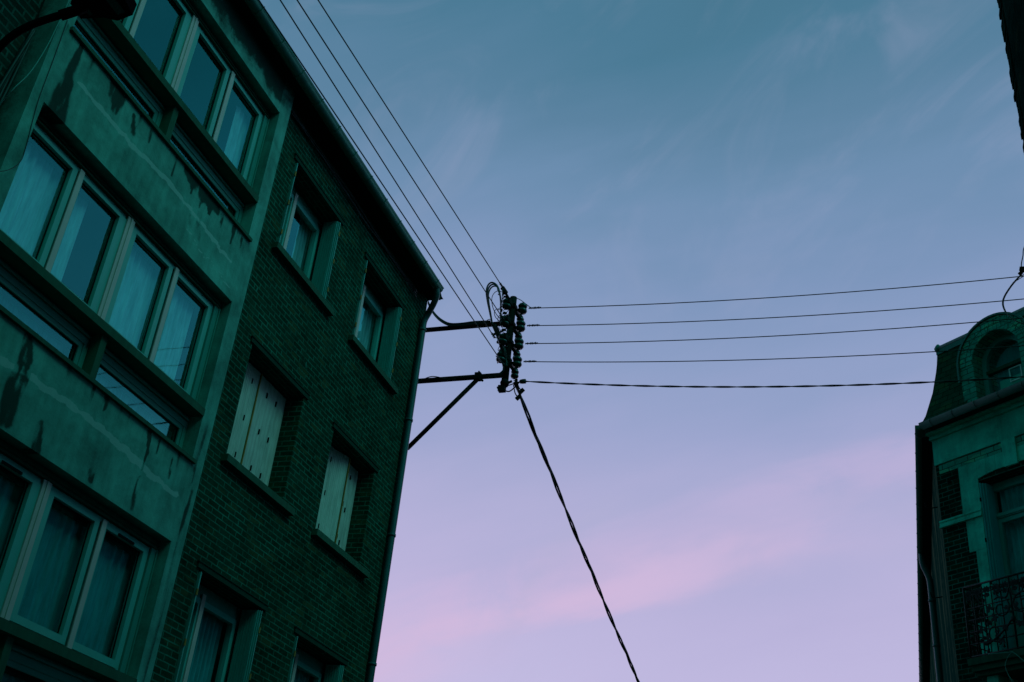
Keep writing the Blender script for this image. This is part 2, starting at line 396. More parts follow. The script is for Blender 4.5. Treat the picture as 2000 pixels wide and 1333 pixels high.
M_stone = stained('stone', (0.016, 0.58, 0.42), (0.003, 0.06, 0.045), (0.05, 0.55, 0.44), 0.3)
M_gut2 = plain('zinc_dull', (0.004, 0.13, 0.10), 0.6, 0.3, 5, 0.2, streak=0.3)
def side_render():
    m, t, b, _ = new_mat('side_render'); co = t.node('ShaderNodeTexCoord').outputs['Object']
    n1 = t.noise(t.vscale(co, (1, 0.55, 0.10)), 2.2, 6, 0.65, 0.4); n2 = t.noise(co, 9, 4, 0.6)
    f = t.step(t.math('ADD', n1, t.math('MULTIPLY', t.math('SUBTRACT', n2, 0.5), 0.25)), 0.46, 0.62)
    t.put(b.inputs['Base Color'], t.mix(f, (0.008, 0.055, 0.043, 1), (0.10, 0.16, 0.105, 1))); b.inputs['Roughness'].default_value = 1.0; b.inputs['Specular IOR Level'].default_value = 0.0
    return m
M_side = side_render()
M_iron = plain('iron_black', (0.001, 0.012, 0.010), 0.6, 0.2, 14, 0.3)
M_lamp = plain('lamp_black', (0.001, 0.010, 0.009), 0.8, 0.2, 9, 0.03, bmp=0)
M_lens = plain('lamp_lens', (0.003, 0.035, 0.03), 0.25, 0.2, 9, 0.5, bmp=0)
M_paper = plain('paper_blind', (0.06, 0.62, 0.46), 0.9, 0.25, 3, 0.1)
M_white = plain('white_vent', (0.5, 0.85, 0.78), 0.7, 0.1, 4, 0.2)
M_asphalt = plain('asphalt', (0.02, 0.05, 0.048), 0.9, 0.3, 3, 0.2)
M_pave = plain('paving', (0.04, 0.13, 0.11), 0.9, 0.3, 2, 0.2)
M_ground = plain('earth', (0.02, 0.05, 0.04), 0.95, 0.3, 0.5, 0.1)
# ------------------------------------------------------------------ ground (below the picture, carries everything)
def struct(name, mb, mat): return tag(mb.build(name, mat), kind='structure')
struct('ground', MB().box(-900, 900, -900, 900, -0.5, -0.02), M_ground)
struct('road', MB().box(-5.2, -0.9, -60, 900, -0.016, 0.0), M_asphalt)
struct('pavement', MB().box(-6.98, -5.2, -60, 120, -0.015, 0.13), M_pave)
struct('pavement', MB().box(-0.9, 1.48, -60, 9.0, -0.015, 0.13), M_pave)
# ================================================================== LEFT: APARTMENT BUILDING
apt = thing('apartment_building', (-7, 9.5, 0), 'dark brick apartment block with a stained concrete bay of wide windows, along the left side', 'building')
SC = 14.62                                                  # far corner of the facade
wins = [(10.02, 11.39, 9.47, 10.84), (12.31, 13.69, 9.47, 10.84), (10.02, 11.39, 6.56, 8.04), (12.31, 13.70, 6.56, 8.03), (10.02, 11.41, 3.67, 5.245), (12.31, 13.70, 3.67, 5.22)]
A = [9.45, SC]; Z = [0.13, 11.56]
for a0, a1, z0, z1 in wins: A += [a0, a1]; Z += [z0, z1]
MB(FL).slab(A, Z, wins, -0.36, 0.0).build('brick_wall', M_brick, apt)
MB(FL).box(SC-0.36, SC, 0.13, 11.56, -9.0, -0.363).build('gable_wall', M_brick, apt)
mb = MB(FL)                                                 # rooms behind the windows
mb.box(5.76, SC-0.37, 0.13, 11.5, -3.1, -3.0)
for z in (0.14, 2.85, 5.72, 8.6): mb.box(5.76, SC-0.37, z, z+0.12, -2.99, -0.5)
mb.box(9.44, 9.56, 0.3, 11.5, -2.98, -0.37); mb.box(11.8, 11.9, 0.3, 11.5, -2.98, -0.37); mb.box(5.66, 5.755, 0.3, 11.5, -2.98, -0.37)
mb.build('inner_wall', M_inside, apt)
# roof, soffit, fascia
mb = MB(FL); V = [mb.v(a, z, o) for a in (5.70, SC+0.10) for z, o in ((11.62, 0.24), (14.6, -4.6), (11.62, -9.3))]
mb.f(V[0:3]); mb.f(V[3:6]); mb.f([V[0], V[1], V[4], V[3]]); mb.f([V[1], V[2], V[5], V[4]]); mb.f([V[0], V[2], V[5], V[3]])
mb.build('roof', M_roof, apt)
MB(FL).box(5.72, SC-0.06, 11.561, 11.60, -0.36, 0.235).build('soffit', M_soffit, apt)
MB(FL).box(5.72, SC-0.06, 11.50, 11.615, 0.238, 0.262).build('fascia', M_soffit, apt)
mb = MB(FL); mb.box(9.53, 14.3, 11.49, 11.56, 0.002, 0.05); mb.box(9.53, 14.3, 11.525, 11.56, 0.05, 0.09)
mb.build('eaves_moulding', M_soffit, apt)
# gutter with joint collars
GX, GZ, GR = -6.685, 11.555, 0.075
mb = MB(); ar = [math.pi*(1+i/9) for i in range(10)]
y0, y1 = -2.0, 14.33
n = 10
outer = [(math.cos(a)*GR, math.sin(a)*GR) for a in ar]; prof = outer + [(0.092, 0.012), (0.070, 0.014)] + [(math.cos(a)*(GR-.006), math.sin(a)*(GR-.006)) for a in reversed(ar)]
Aa = [mb.v(GX+p[0], y0, GZ+p[1]) for p in prof]; Bb = [mb.v(GX+p[0], y1, GZ+p[1]) for p in prof]; mb.smooth = True
for i in range(len(prof)-1): mb.f([Aa[i], Aa[i+1], Bb[i+1], Bb[i]])
mb.smooth = False
capv = [mb.v(GX+p[0], y1, GZ+p[1]) for p in outer]; mb.f(capv)
gut = mb.build('gutter', M_zinc, apt)
y = 5.9
while y < 14.2:
    pts = [(GX+math.cos(a)*(GR+0.004), y, GZ+math.sin(a)*(GR+0.004)) for a in [math.pi*(1+i/8) for i in range(9)]] + [(GX+0.1, y, GZ+0.02)]
    MB().tube(pts, 0.007, 5).build('gutter_bracket', M_zinc, gut); y += 0.545
# downpipe with the swan neck at the top
py = 14.45
neck = curve_pts([(GX, 14.22, GZ-0.02), (GX, 14.27, GZ-0.14), (-6.74, 14.33, GZ-0.25), (-6.86, py-0.02, GZ-0.38), (-6.925, py, GZ-0.52), (-6.93, py, GZ-0.75)], 6)
dp = MB().tube(neck + [(-6.93, py, 6.0), (-6.93, py, 0.2)], 0.052, 14).build('downpipe', M_pipe, apt)
for z in (10.85, 9.2, 7.3, 5.4, 3.5):
    mb = MB(); mb.lathe((-6.93, py, z), (0, 0, 1), [(0, 0.053), (0, 0.062), (0.035, 0.062), (0.035, 0.053)], 14); mb.box(-6.998, -6.95, py-0.012, py+0.012, z+0.005, z+0.03); mb.build('pipe_clip', M_pipe, dp)
mb = MB().tube([(GX-0.02, 14.30, GZ-0.07), (GX-0.03, 14.33, GZ-0.17)], [0.008, 0.003], 5); mb.tube([(GX+0.03, 14.34, GZ-0.06), (GX+0.05, 14.36, GZ-0.13)], [0.006, 0.006], 5)
mb.build('gutter_spike', M_steel, gut)
# ---- small windows in the brick
def pane(fr, a0, a1, z0, z1, o, m, win):
    mb = MB(fr); mb.f([mb.v(a0, z0, o), mb.v(a1, z0, o), mb.v(a1, z1, o), mb.v(a0, z1, o)]); return mb.build('pane', m, win)
def panes_curtain(win, fr, a0, a1, z0, z1, o, glassm, curtm, spans, folds=0.07, dz=0.0, cz=None):
    pane(fr, a0, a1, z0, z1, o, glassm, win)
    if spans:
        mb = MB(fr)
        for (c0, c1) in spans:
            k = max(4, int((c1-c0)/folds*6)); ph = random.random()*6
            mb.sheet(k, 1, lambda i, j: (c0+(c1-c0)*i, (cz or z0-0.1)+(z1+0.10-(cz or z0-0.1))*j, o-0.10+0.024*math.sin(ph+i*(c1-c0)/folds*6.283+2.2*math.sin(i*5+ph))*(0.55+0.45*math.sin(i*11+ph))))
        mb.build('curtain', curtm, win)
    MB(fr).box(a0-0.04, a1+0.04, z1-0.035, z1+0.14, o-0.072, o-0.058).build('shade_strip', M_inside, win)  # dark strip added to stand in for the shaded band above each curtain
def ring(mb, a0, a1, z0, z1, w, o0, o1, wb=None):
    wb = wb or w
    mb.box(a0, a0+w, z0, z1, o0, o1); mb.box(a1-w, a1, z0, z1, o0, o1)
    mb.box(a0+w, a1-w, z1-w, z1, o0, o1); mb.box(a0+w, a1-w, z0, z0+wb, o0, o1)
def leaf_panels(mb, pts, z0, z1, rib=0.045, amp=0.007, th=0.012):
    """folding metal shutter: ribbed panels along a plan polyline of (s, o)"""
    for (p, q) in zip(pts, pts[1:]):
        p, q = Vector(p), Vector(q); L = (q-p).length; d = (q-p)/L; nrm = Vector((-d.y, d.x))
        k = max(2, int(L/rib)); row = []
        for i in range(k*2+1):
            t = i/(k*2); c = p+(q-p)*t + nrm*(amp if i % 2 else 0.0)
            row.append(c)
        fr_ = [mb.v(c.x, z0, c.y) for c in row]; ft = [mb.v(c.x, z1, c.y) for c in row]
        br_ = [mb.v(c.x-nrm.x*th, z0, c.y-nrm.y*th) for c in row]; bt_ = [mb.v(c.x-nrm.x*th, z1, c.y-nrm.y*th) for c in row]
        for i in range(len(row)-1):
            mb.f([fr_[i], fr_[i+1], ft[i+1], ft[i]]); mb.f([br_[i], bt_[i], bt_[i+1], br_[i+1]])
            mb.f([fr_[i], br_[i], br_[i+1], fr_[i+1]]); mb.f([ft[i], ft[i+1], bt_[i+1], bt_[i]])
        for i in (0, -1): mb.f([fr_[i], ft[i], bt_[i], br_[i]])
def small_window(rect, state, curtspan):
    a0, a1, z0, z1 = rect
    fo = -0.27 if state == 'open' else -0.345
    mb = MB(FL); ring(mb, a0+0.002, a1-0.002, z0+0.002, z1-0.09, 0.065, fo-0.07, fo, 0.08)
    mb.box(a0+0.002, a1-0.002, z1-0.09, z1-0.002, fo-0.07, fo-0.015)
    w = mb.build('window', M_pvc_grey, apt, bevel=0.004)
    mid = (a0+a1)/2 - (0.0 if state == 'closed' else 0.14)
    for (c0, c1) in ((a0+0.068, mid-0.002), (mid+0.002, a1-0.068)):
        mb = MB(FL); ring(mb, c0, c1, z0+0.083, z1-0.157, 0.062, fo-0.055, fo+0.018); mb.build('sash', M_pvc, w, bevel=0.004)
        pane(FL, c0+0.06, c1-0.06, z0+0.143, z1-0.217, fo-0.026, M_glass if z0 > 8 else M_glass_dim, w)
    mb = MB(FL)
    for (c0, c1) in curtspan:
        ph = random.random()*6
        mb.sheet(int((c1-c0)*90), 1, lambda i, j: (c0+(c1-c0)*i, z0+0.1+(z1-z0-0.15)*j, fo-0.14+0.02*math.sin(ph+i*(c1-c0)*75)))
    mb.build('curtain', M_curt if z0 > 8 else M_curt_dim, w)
    if state == 'open': MB(FL).box(mid-0.034, mid+0.034, z0+0.085, z1-0.1, fo+0.019, fo+0.036).build('astragal', M_mull, w, bevel=0.004)
    # sill and lintel
    mb = MB(FL).box(a0-0.085, a1+0.20, z0-0.085, z0-0.002, 0.002, 0.085); mb.box(a0+0.002, a1-0.002, z0-0.06, z0+0.004, -0.265, 0.0015)
    mb.build('sill', M_conc_dark, w, bevel=0.006)
    mb = MB(FL).box(a0-0.06, a1+0.10, z1+0.001, z1+0.06, -0.10, 0.022); mb.box(a0-0.07, a1+0.11, z1+0.061, z1+0.075, 0.001, 0.032); mb.build('lintel', M_lintel, w)
    if state == 'open':
        for sd in (-1, 1):
            e = a0+0.004 if sd < 0 else a1-0.004
            mb = MB(FL)
            for k in range(3):
                x0 = e - sd*(0.004+0.022*k); x1 = x0 - sd*0.016
                mb.box(min(x0, x1), max(x0, x1), z0+0.03, z1-0.03, -0.235+0.012*k, 0.028-0.014*k)
            mb.mi = 1
            for hz in (0.16, 0.5, 0.84):
                zz = z0+(z1-z0)*hz; mb.box(e-0.012, e+0.012, zz-0.035, zz+0.035, 0.029, 0.041)
            mb.mi = 0
            mb.build('shutter', [M_shut_teal, M_rust], w)
            if sd > 0:
                mb = MB(FL); xf = e-(0.004+0.022*2+0.016)
                for i in range(6):
                    mb.box(xf-0.0035, xf-0.0005, z0+0.06, z1-0.06, -0.20+i*0.034, -0.196+i*0.034)
                mb.build('shutter_rib', M_pvc_grey, w)
    else:
        pts = {'closed': [(0, -.245), (.35, -.256), (.665, -.246), (.90, -.255), (1.365, -.25)],
               'bent': [(0, -.25), (.52, -.265), (.87, -.165), (.93, -.175), (1.02, -.25), (1.375, -.25)]}[state]
        P = [(a0+0.006+s_, o_) for s_, o_ in pts]
        half = 2 if state == 'closed' else 2
        def o_at(x_):
            for p, q in zip(P, P[1:]):
                if p[0] <= x_ <= q[0]: return p[1]+(q[1]-p[1])*(x_-p[0])/max(1e-6, q[0]-p[0])
            return P[-1][1]
        for part in (P[:half+1], P[half:]):
            mb = MB(FL); leaf_panels(mb, part, z0+0.012, z1-0.02, 0.035 if part[0] is P[0] else 0.075, 0.007 if part[0] is P[0] else 0.004)
            mb.mi = 1
            for f_ in (0.52, 0.91, 1.145):
                x_ = a0+f_
                if not part[0][0] <= x_ < part[-1][0]: continue
                for hz in (0.19, 0.52, 0.86):
                    zz = z0+(z1-z0)*hz+(0.02 if f_ < .5 else 0); mb.box(x_-0.008, x_+0.008, zz-0.034, zz+0.034, o_at(x_)+0.002, o_at(x_)+0.016)
            mb.build('shutter', [M_shut, M_slot], w)
        c = P[half]
        MB(FL).box(c[0]-0.012, c[0]+0.008, z0+0.015, z1-0.025, c[1]+0.006, c[1]+0.022).build('shutter_hinge', M_rust, w)
    return w
small_window(wins[0], 'open', [(10.45, 10.72), (11.0, 11.33)])
small_window(wins[1], 'open', [(12.4, 12.62), (13.1, 13.62)])
small_window(wins[2], 'closed', [(10.1, 11.3)])
small_window(wins[3], 'bent', [(12.4, 13.6)])
small_window(wins[4], 'open', [(10.1, 11.34)])
small_window(wins[5], 'open', [(12.4, 13.62)])
# ---- the concrete bay
BO = 0.10                                                    # its front face
BL, BR = 5.74, 9.515
OL, OR = 5.90, 9.295
floors = [(9.08, 9.585, 9.67, 11.02), (6.20, 6.70, 6.785, 8.17), (3.31, 3.80, 3.89, 5.28)]   # low strip bottom/top, big window bottom/top
def stain_shade(a, z, o):
    if o < BO-0.02: return -0.75 if a < BL+0.001 else 0.0  # near side of the slab darkened evenly: painted shade, not growth
    v = 0.0
    a += 0.035*noise.noise(Vector((a*4, z*3, 1.5)))*0.3+0.010*noise.noise(Vector((a*14, z*5, 4.5))); z0_ = z; z += 0.03*noise.noise(Vector((a*9, z*3, 7.7)))
    def blob(ca, cz, ra, rz, amp, lean=0.0):
        d = ((a-ca-lean*(z-cz))/ra)**2 + ((z-cz)/rz)**2
        return amp*0.85*max(0.0, 1.6-d) if d < 1.6 else 0.0
    n1 = noise.noise(Vector((a*1.7, z*1.7, 3))); n2 = noise.noise(Vector((a*6, z*6, 8)))
    def seg(pts, w, amp):
        best = 0.0
        for (p0, q0, k0), (p1, q1, k1) in zip(pts, pts[1:]):
            dx, dz = p1-p0, q1-q0; t = max(0.0, min(1.0, ((a-p0)*dx+(z-q0)*dz)/(dx*dx+dz*dz)))
            dd = math.hypot(a-p0-t*dx, z-q0-t*dz)/max(1e-4, w*(k0+(k1-k0)*t))
            best = max(best, 1.40-dd)
        return amp*max(0.0, min(1.0, best*1.6))
    n1 = noise.noise(Vector((a*1.7, z*1.7, 3))); n2 = noise.noise(Vector((a*6, z*6, 8))); n3 = noise.noise(Vector((a*26, z*5, 2.2))); n4 = noise.noise(Vector((a*9, z*1.4, 6)))
    # pale crack repairs along each spandrel
    if 8.4 < z < 8.9: v += seg([(6.17, 8.66, .5), (6.28, 8.66, .9), (7.01, 8.64, 1), (7.74, 8.69, 1.1), (8.11, 8.67, .9), (8.61, 8.62, 1), (9.10, 8.585, .7)], 0.024*(1+0.6*noise.noise(Vector((a*7, 1, 9)))), 0.95)
    if 5.6 < z < 6.05: v += seg([(5.92, 5.86, 1), (6.43, 5.81, 1), (6.78, 5.83, 1.1), (7.46, 5.85, 1), (7.86, 5.84, 1), (8.29, 5.80, 1.2), (8.62, 5.76, 1.1), (9.20, 5.74, .8)], 0.030*(1+0.6*noise.noise(Vector((a*7, 2, 9)))), 0.9)
    if 8.17 < z < 8.5 and a > 8.2: v += seg([(8.2, 8.42, .6), (8.6, 8.33, 1), (8.75, 8.36, 1), (9.2, 8.27, .7)], 0.010, 0.6)
    # dark growth: runs hanging from the strips
    k = 0.85+0.9*n3+0.6*n2+0.5*n4
    for pts, w, amp in (([(6.07, 9.04, .5), (6.06, 8.75, .9), (6.05, 8.45, 1.7), (6.08, 8.19, 2.2)], 0.05, 1.25), ([(6.62, 9.06, 1.2), (6.68, 8.92, 1.5), (6.70, 8.78, .8)], 0.065, 1.1),
                        ([(6.98, 8.95, .6), (7.03, 8.78, 1.1)], 0.03, 0.9), ([(7.26, 9.0, 1), (7.27, 8.84, .5)], 0.022, 0.8), ([(7.74, 9.05, 1), (7.76, 8.78, .4)], 0.022, 0.9),
                        ([(7.98, 9.03, 1), (8.2, 9.0, 1.5), (8.5, 9.0, 1.6), (8.62, 8.98, .8)], 0.065, 1.15), ([(8.1, 9.0, 1), (8.12, 8.84, .3)], 0.04, 1.0), ([(8.3, 9.0, 1), (8.31, 8.80, .3)], 0.05, 1.0), ([(8.46, 9.0, 1), (8.48, 8.83, .4)], 0.05, 1.0),
                        ([(8.73, 8.99, 1), (8.75, 8.82, .4)], 0.03, 1.1), ([(9.0, 8.99, 1), (9.0, 8.78, .3)], 0.03, 1.1), ([(9.18, 9.0, 1), (9.19, 8.84, .3)], 0.02, 1.0),
                        ([(6.64, 6.13, .8), (6.69, 5.95, 1.2), (6.69, 5.86, .9)], 0.06, 1.2), ([(6.70, 5.79, 1.2), (6.68, 5.6, 1.1), (6.70, 5.37, 1)], 0.075, 1.4), ([(7.10, 5.53, .7), (7.14, 5.31, 1.3)], 0.04, 1.1),
                        ([(8.52, 6.12, 1.4), (8.57, 5.95, .6), (8.55, 5.72, .3)], 0.024, 1.1), ([(8.55, 5.66, .6), (8.55, 5.48, 1), (8.56, 5.34, 1)], 0.030, 1.3), ([(8.70, 6.12, 1), (8.71, 5.98, .4)], 0.018, 0.9),
                        ([(7.80, 6.13, 1.2), (7.81, 6.02, .5)], 0.03, 0.9), ([(7.88, 5.42, 1), (7.90, 5.33, .7)], 0.04, 0.9), ([(8.98, 6.05, .7), (8.99, 5.85, .8)], 0.018, 0.8),
                        ([(9.43, 5.9, .6), (9.40, 5.5, 1), (9.42, 5.2, .8)], 0.03, 0.9), ([(9.42, 6.6, .8), (9.37, 6.2, 1), (9.40, 5.95, .5)], 0.022, 0.9), ([(9.38, 5.2, 1), (9.42, 4.6, 1), (9.40, 3.6, 1)], 0.022, 0.8),
                        ([(8.2, 8.72, .8), (8.22, 8.5, .8)], 0.03, 0.45), ([(8.35, 8.7, 1), (8.42, 8.45, .8)], 0.05, 0.4)):
        if min(p[1] for p in pts)-0.3 < z < max(p[1] for p in pts)+0.3: v -= 1.25*seg(pts, w, amp)*k
    # lichen on the fascia over the top window
    if z > 11.0:
        u_ = (z-11.02)/0.5
        v -= max(0.0, 1.25*min(1, max(0, (u_-0.10)*2.6)) + 0.6*n1 + 0.8*n2 + 0.4*noise.noise(Vector((a*20, z*20, 3))) - 0.10) * (1 if a > 6.5 else 0.6) * (0.55 if a > 9.25 else 1)
    # fine drips right under the strips
    for zl in (9.08, 6.20):
        d = zl-z0_
        if 0 < d < 0.30:
            k = noise.noise(Vector((a*6, zl, 2)))+0.8*noise.noise(Vector((a*21, zl, 4)))
            v -= max(0.0, k-0.05-d)*2.0*(1-d/0.30)
    return v
A = [BL, BR, OL, OR]; Z = [0.13, 11.545]
x = BL
while x < BR: A.append(round(x, 4)); x += 0.0245
for lo in ((5.28, 6.20), (8.17, 9.08), (11.02, 11.545), (2.5, 3.31)):
    z = lo[0]
    while z < lo[1]: Z.append(round(z, 4)); z += 0.0245
holes = []
for zl, zt, sb, tp in floors: Z += [zl, tp]; holes.append((OL, OR, zl, tp))
Z += [4.0, 4.5, 5.0, 6.5, 6.8, 7.1, 7.4, 7.8, 9.4, 9.8, 10.2, 10.6]
MB(FL).slab(A, Z, holes, -0.19, BO).build('bay_front', M_conc, apt, attr=stain_shade)
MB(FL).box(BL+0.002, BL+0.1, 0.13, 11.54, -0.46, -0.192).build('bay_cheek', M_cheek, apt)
for zl, zt, sb, tp in floors:
    mb = MB(FL).box(OL+0.002, OR-0.002, zt, sb, -0.19, BO+0.012); sl = mb.build('sill_slab', M_conc_dark, apt, bevel=0.006)
    mb = MB(FL).box(OL-0.03, OR+0.045, zl-0.045, zl-0.004, BO+0.0015, BO+0.035); mb.build('drip_strip', M_conc_dark, sl, bevel=0.004)
    MB(FL).box(7.53, 7.615, zl+0.001, zt-0.001, -0.17, BO-0.04).build('post', M_conc_dark, apt)
    # low windows
    for c0, c1 in ((OL+0.003, 7.527), (7.618, OR-0.003)):
        mb = MB(FL); top = zt-0.003
        ring(mb, c0, c1, zl+0.001, top-0.075, 0.06, -0.13, -0.06, 0.05); mb.box(c0, c1, top-0.075, top, -0.13, -0.075); mb.box(c0, c1, top-0.055, top-0.03, -0.075, -0.05)
        ring(mb, c0+0.06, c1-0.06, zl+0.051, top-0.135, 0.05, -0.12, -0.07, 0.04)
        lw = mb.build('low_window', M_pvc_grey, apt, bevel=0.003)
        p0, p1, q0, q1 = c0+0.108, c1-0.108, zl+0.09, top-0.183
        mb = MB(FL); ring(mb, p0-0.004, p1+0.004, q0-0.004, q1+0.004, 0.012, -0.105, -0.085); mb.build('gasket', M_gasket, lw)
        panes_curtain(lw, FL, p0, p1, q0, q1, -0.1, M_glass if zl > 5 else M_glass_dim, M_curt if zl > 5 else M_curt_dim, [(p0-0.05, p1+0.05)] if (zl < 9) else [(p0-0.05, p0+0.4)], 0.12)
    # shutter box above the big window
    hb = MB(FL).box(OL+0.002, OR-0.002, tp-0.100, tp-0.002, -0.17, -0.035); hb.box(OL+0.002, OR-0.002, tp-0.06, tp-0.045, -0.034, -0.022); hb.box(OL+0.002, OR-0.002, tp-0.101, tp-0.088, -0.034, -0.018)
    hb.build('shutter_box', M_conc_dark, apt, bevel=0.003)
    # jamb panels
    mb = MB(FL); mb.box(OR-0.105, OR-0.002, sb+0.001, tp-0.102, -0.17, -0.03); mb.box(OR-0.028, OR-0.010, sb+0.001, tp-0.102, -0.029, -0.016); mb.build('jamb_panel', M_pvc_grey, apt, bevel=0.003)
    # two double windows
    fo = -0.055; zt_ = tp-0.105
    for c0, c1, cuts in ((OL+0.003, 7.525, ((5.985, 6.605), (6.77, 7.37))), (7.53, OR-0.108, ((7.67, 8.28), (8.465, 9.09)))):
        mb = MB(FL); ring(mb, c0, c1, sb+0.001, zt_, 0.045, fo-0.08, fo, 0.055)
        w = mb.build('window', M_pvc, apt, bevel=0.004)
        for k, (p0, p1) in enumerate(cuts):
            z0, z1 = sb+0.125, tp-0.185
            mb = MB(FL); l0 = c0+0.046 if k == 0 else p0-0.068; r0 = p1+0.068 if k == 0 else c1-0.046
            mb.box(l0, p0, sb+0.058, zt_-0.047, fo-0.06, fo+0.014); mb.box(p1, r0, sb+0.058, zt_-0.047, fo-0.06, fo+0.014)
            mb.box(p0, p1, z1, zt_-0.047, fo-0.06, fo+0.014); mb.box(p0, p1, sb+0.058, z0, fo-0.06, fo+0.014)
            mb.build('sash', M_pvc, w, bevel=0.004)
            mb = MB(FL); ring(mb, p0-0.002, p1+0.002, z0-0.002, z1+0.002, 0.012, fo-0.039, fo-0.028); mb.build('gasket', M_gasket, w)
            hi = sb > 5
            if sb > 9: sp = {0: [(p0-.05, p0-.02)], 1: [(p0-.05, p0-.02)]}[k] if c0 < 7 else ([(p0-.05, p0-.02)] if k == 0 else [(p0+0.36, p1+0.05)])
            elif sb > 6: sp = [(p0-0.05, p1+(0.11 if p1 < 9 else -0.02))] if not (c0 < 7 and k == 1) else [(p0-0.05, p0+0.30)]
            else: sp = [(p0-0.05, p1+0.10)]
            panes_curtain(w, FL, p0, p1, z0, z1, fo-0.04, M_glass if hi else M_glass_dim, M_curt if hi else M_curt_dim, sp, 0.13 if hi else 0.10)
        if c0 > 7:
            mb = MB(FL).box(c0-0.055, c0+0.055, sb+0.005, zt_-0.001, fo+0.0155, fo+0.030); mb.box(c0-0.012, c0+0.012, sb+0.005, zt_-0.001, fo+0.030, fo+0.040)
            mb.build('mullion', M_mull, w, bevel=0.003)
        q0, q1 = cuts[0][1], cuts[1][0]
        MB(FL).box((q0+q1)/2-0.002, (q0+q1)/2+0.062, sb+0.01, zt_-0.02, fo+0.0155, fo+0.030).build('astragal', M_mull, w, bevel=0.003)
        if sb < 5: MB(FL).box(cuts[1][0]+0.18, cuts[1][0]+0.44, zt_-0.080, zt_-0.055, fo+0.015, fo+0.026).build('trickle_vent', M_slot, w)
# black cables clipped under the eaves
mb = MB()
for k in range(4):
    P = [(-6.975+0.012*(k % 2), yy, 11.40-0.028*k+0.018*math.sin(yy*2.3+k)+random.uniform(-.01, .01)) for yy in [9.55+0.35*i for i in range(14)]]
    mb.tube(curve_pts(P, 4), 0.009, 5)
solo('eaves_cable', mb, M_wire, (-6.97, 12, 11.4), 'bundle of black cables clipped to the brick just under the left roof eaves', 'cable')
# thin loose cable over the bay's near edge
P = [at_x(140, 0, -6.84), at_x(118, 38, -6.87), at_x(92, 90, -6.72), at_x(60, 140, -6.62), at_x(28, 172, -6.6), at_x(0, 203, -6.7), at_x(-40, 250, -6.8)]
solo('loose_cable', MB().tube(curve_pts(P), 0.0045, 6), M_pvc_grey, P[1], 'thin pale cable hanging loosely beside the near edge of the concrete bay', 'cable')
P = [at_x(132, 40, -6.892), at_x(104, 118, -6.892), at_x(74, 200, -6.892), at_x(50, 290, -6.892), at_x(38, 318, -6.88), at_x(14, 333, -6.85), at_x(-20, 336, -6.85)]
solo('loose_cable', MB().tube(curve_pts(P), 0.004, 6), M_wire, P[1], 'thin dark cable running down the bay front beside its near corner', 'cable')
# ================================================================== LEFT EDGE: OLDER NEIGHBOUR
old = thing('brick_house', (-7.4, 3, 0), 'older dark brick house set back beside the concrete bay, at the upper left edge', 'house')
MB(Frame((-7.21, 0, 0), (0, 1, 0), (1, 0, 0))).box(-6, 5.735, 0.13, 13.0, -0.4, 0).build('wall', M_brick_old, old)
MB(Frame((-7.21, 0, 0), (0, 1, 0), (1, 0, 0))).box(-6, 5.735, 13.0, 13.3, -8, 0.3).build('roof', M_roof, old)
mb = MB()
for k in range(6):
    P = []
    for i in range(10):
        t = i/9; p = at_x(112-150*t+7*math.sin(3*t+k), -30+270*t+4*k, -7.19+0.010*(k % 3)); P.append(p)
    mb.tube(curve_pts(P, 4), 0.016, 6)
solo('wall_cable', mb, M_wire, (-7.19, 5.4, 9), 'thick dark bundle of cables running down the old brick wall beside the bay', 'cable')
# ================================================================== STREET LAMP
DL = 5.6
def lp(x, y, t=DL):
    d = ray(x, y); d.normalize(); return CAM + d*t
lamp = thing('street_lamp', (lp(-120, 330, 5.5).x, lp(-120, 330, 5.5).y, 0.0), 'black street lamp with flat square head on a curved arm, at the upper left corner', 'street lamp')
LPO = lp(-120, 330, 5.5); LPO.z = 0
arm = curve_pts([lp(158, 17, 5.62), lp(128, 27, 5.6), lp(98, 36), lp(62, 49), lp(30, 66, 5.6), lp(0, 92, 5.6), lp(-45, 150, 5.6), lp(-95, 245, 5.55), LPO+Vector((0, 0, 3.9)), LPO+Vector((0, 0, 3.2))], 8)
MB().tube(arm, 0.0175, 12).build('arm', M_lamp, lamp)
MB().tube([LPO, LPO+Vector((0, 0, 1.6)), LPO+Vector((0, 0, 3.3))], [0.05, 0.04, 0.03], 12).build('pole', M_lamp, lamp)
hd = lp(150, 20, 5.62)
mb = MB(); a1_ = lp(118, 31, 5.6); mb.tube([a1_, lp(148, 21, 5.61), lp(165, 15, 5.63)], 0.025, 12); mb.build('socket', M_lamp, lamp)
# head: a flat slab seen from below, its corners at real places
ctr = lp(195, 8, 5.6); nrm = Vector((0.16, -0.10, 1)).normalized()
def onhead(x, y, up=0.0):
    d = ray(x, y); return CAM + d*((ctr+nrm*up-CAM).dot(nrm)/d.dot(nrm))
corners = [onhead(*p) for p in ((137, 8), (150, -34), (222, -46), (259, 30), (229, 41), (203, 35), (158, 37), (150, 22))]
ctr = sum(corners, Vector())/8
mb = MB(); lo = [mb.v(*c) for c in corners]; up = [mb.v(*(c+nrm*0.06)) for c in corners]; tp_ = [mb.v(*(ctr+(c-ctr)*0.8+nrm*0.085)) for c in corners]
mb.f(lo); mb.f(tp_)
for i in range(8):
    j = (i+1) % 8; mb.f([lo[i], lo[j], up[j], up[i]]); mb.f([up[i], up[j], tp_[j], tp_[i]])
head = mb.build('lamp_head', M_lamp, lamp)
def inplane(x, y):
    d = ray(x, y); t = (ctr-nrm*0.006-CAM).dot(nrm)/d.dot(nrm); return CAM+d*t
mb = MB(); q = [inplane(*p) for p in ((200, -8), (216, -12), (244, 24), (230, 30))]; V1 = [mb.v(*p) for p in q]; V2 = [mb.v(*(p+nrm*0.005)) for p in q]
mb.f(V1); mb.f(V2)
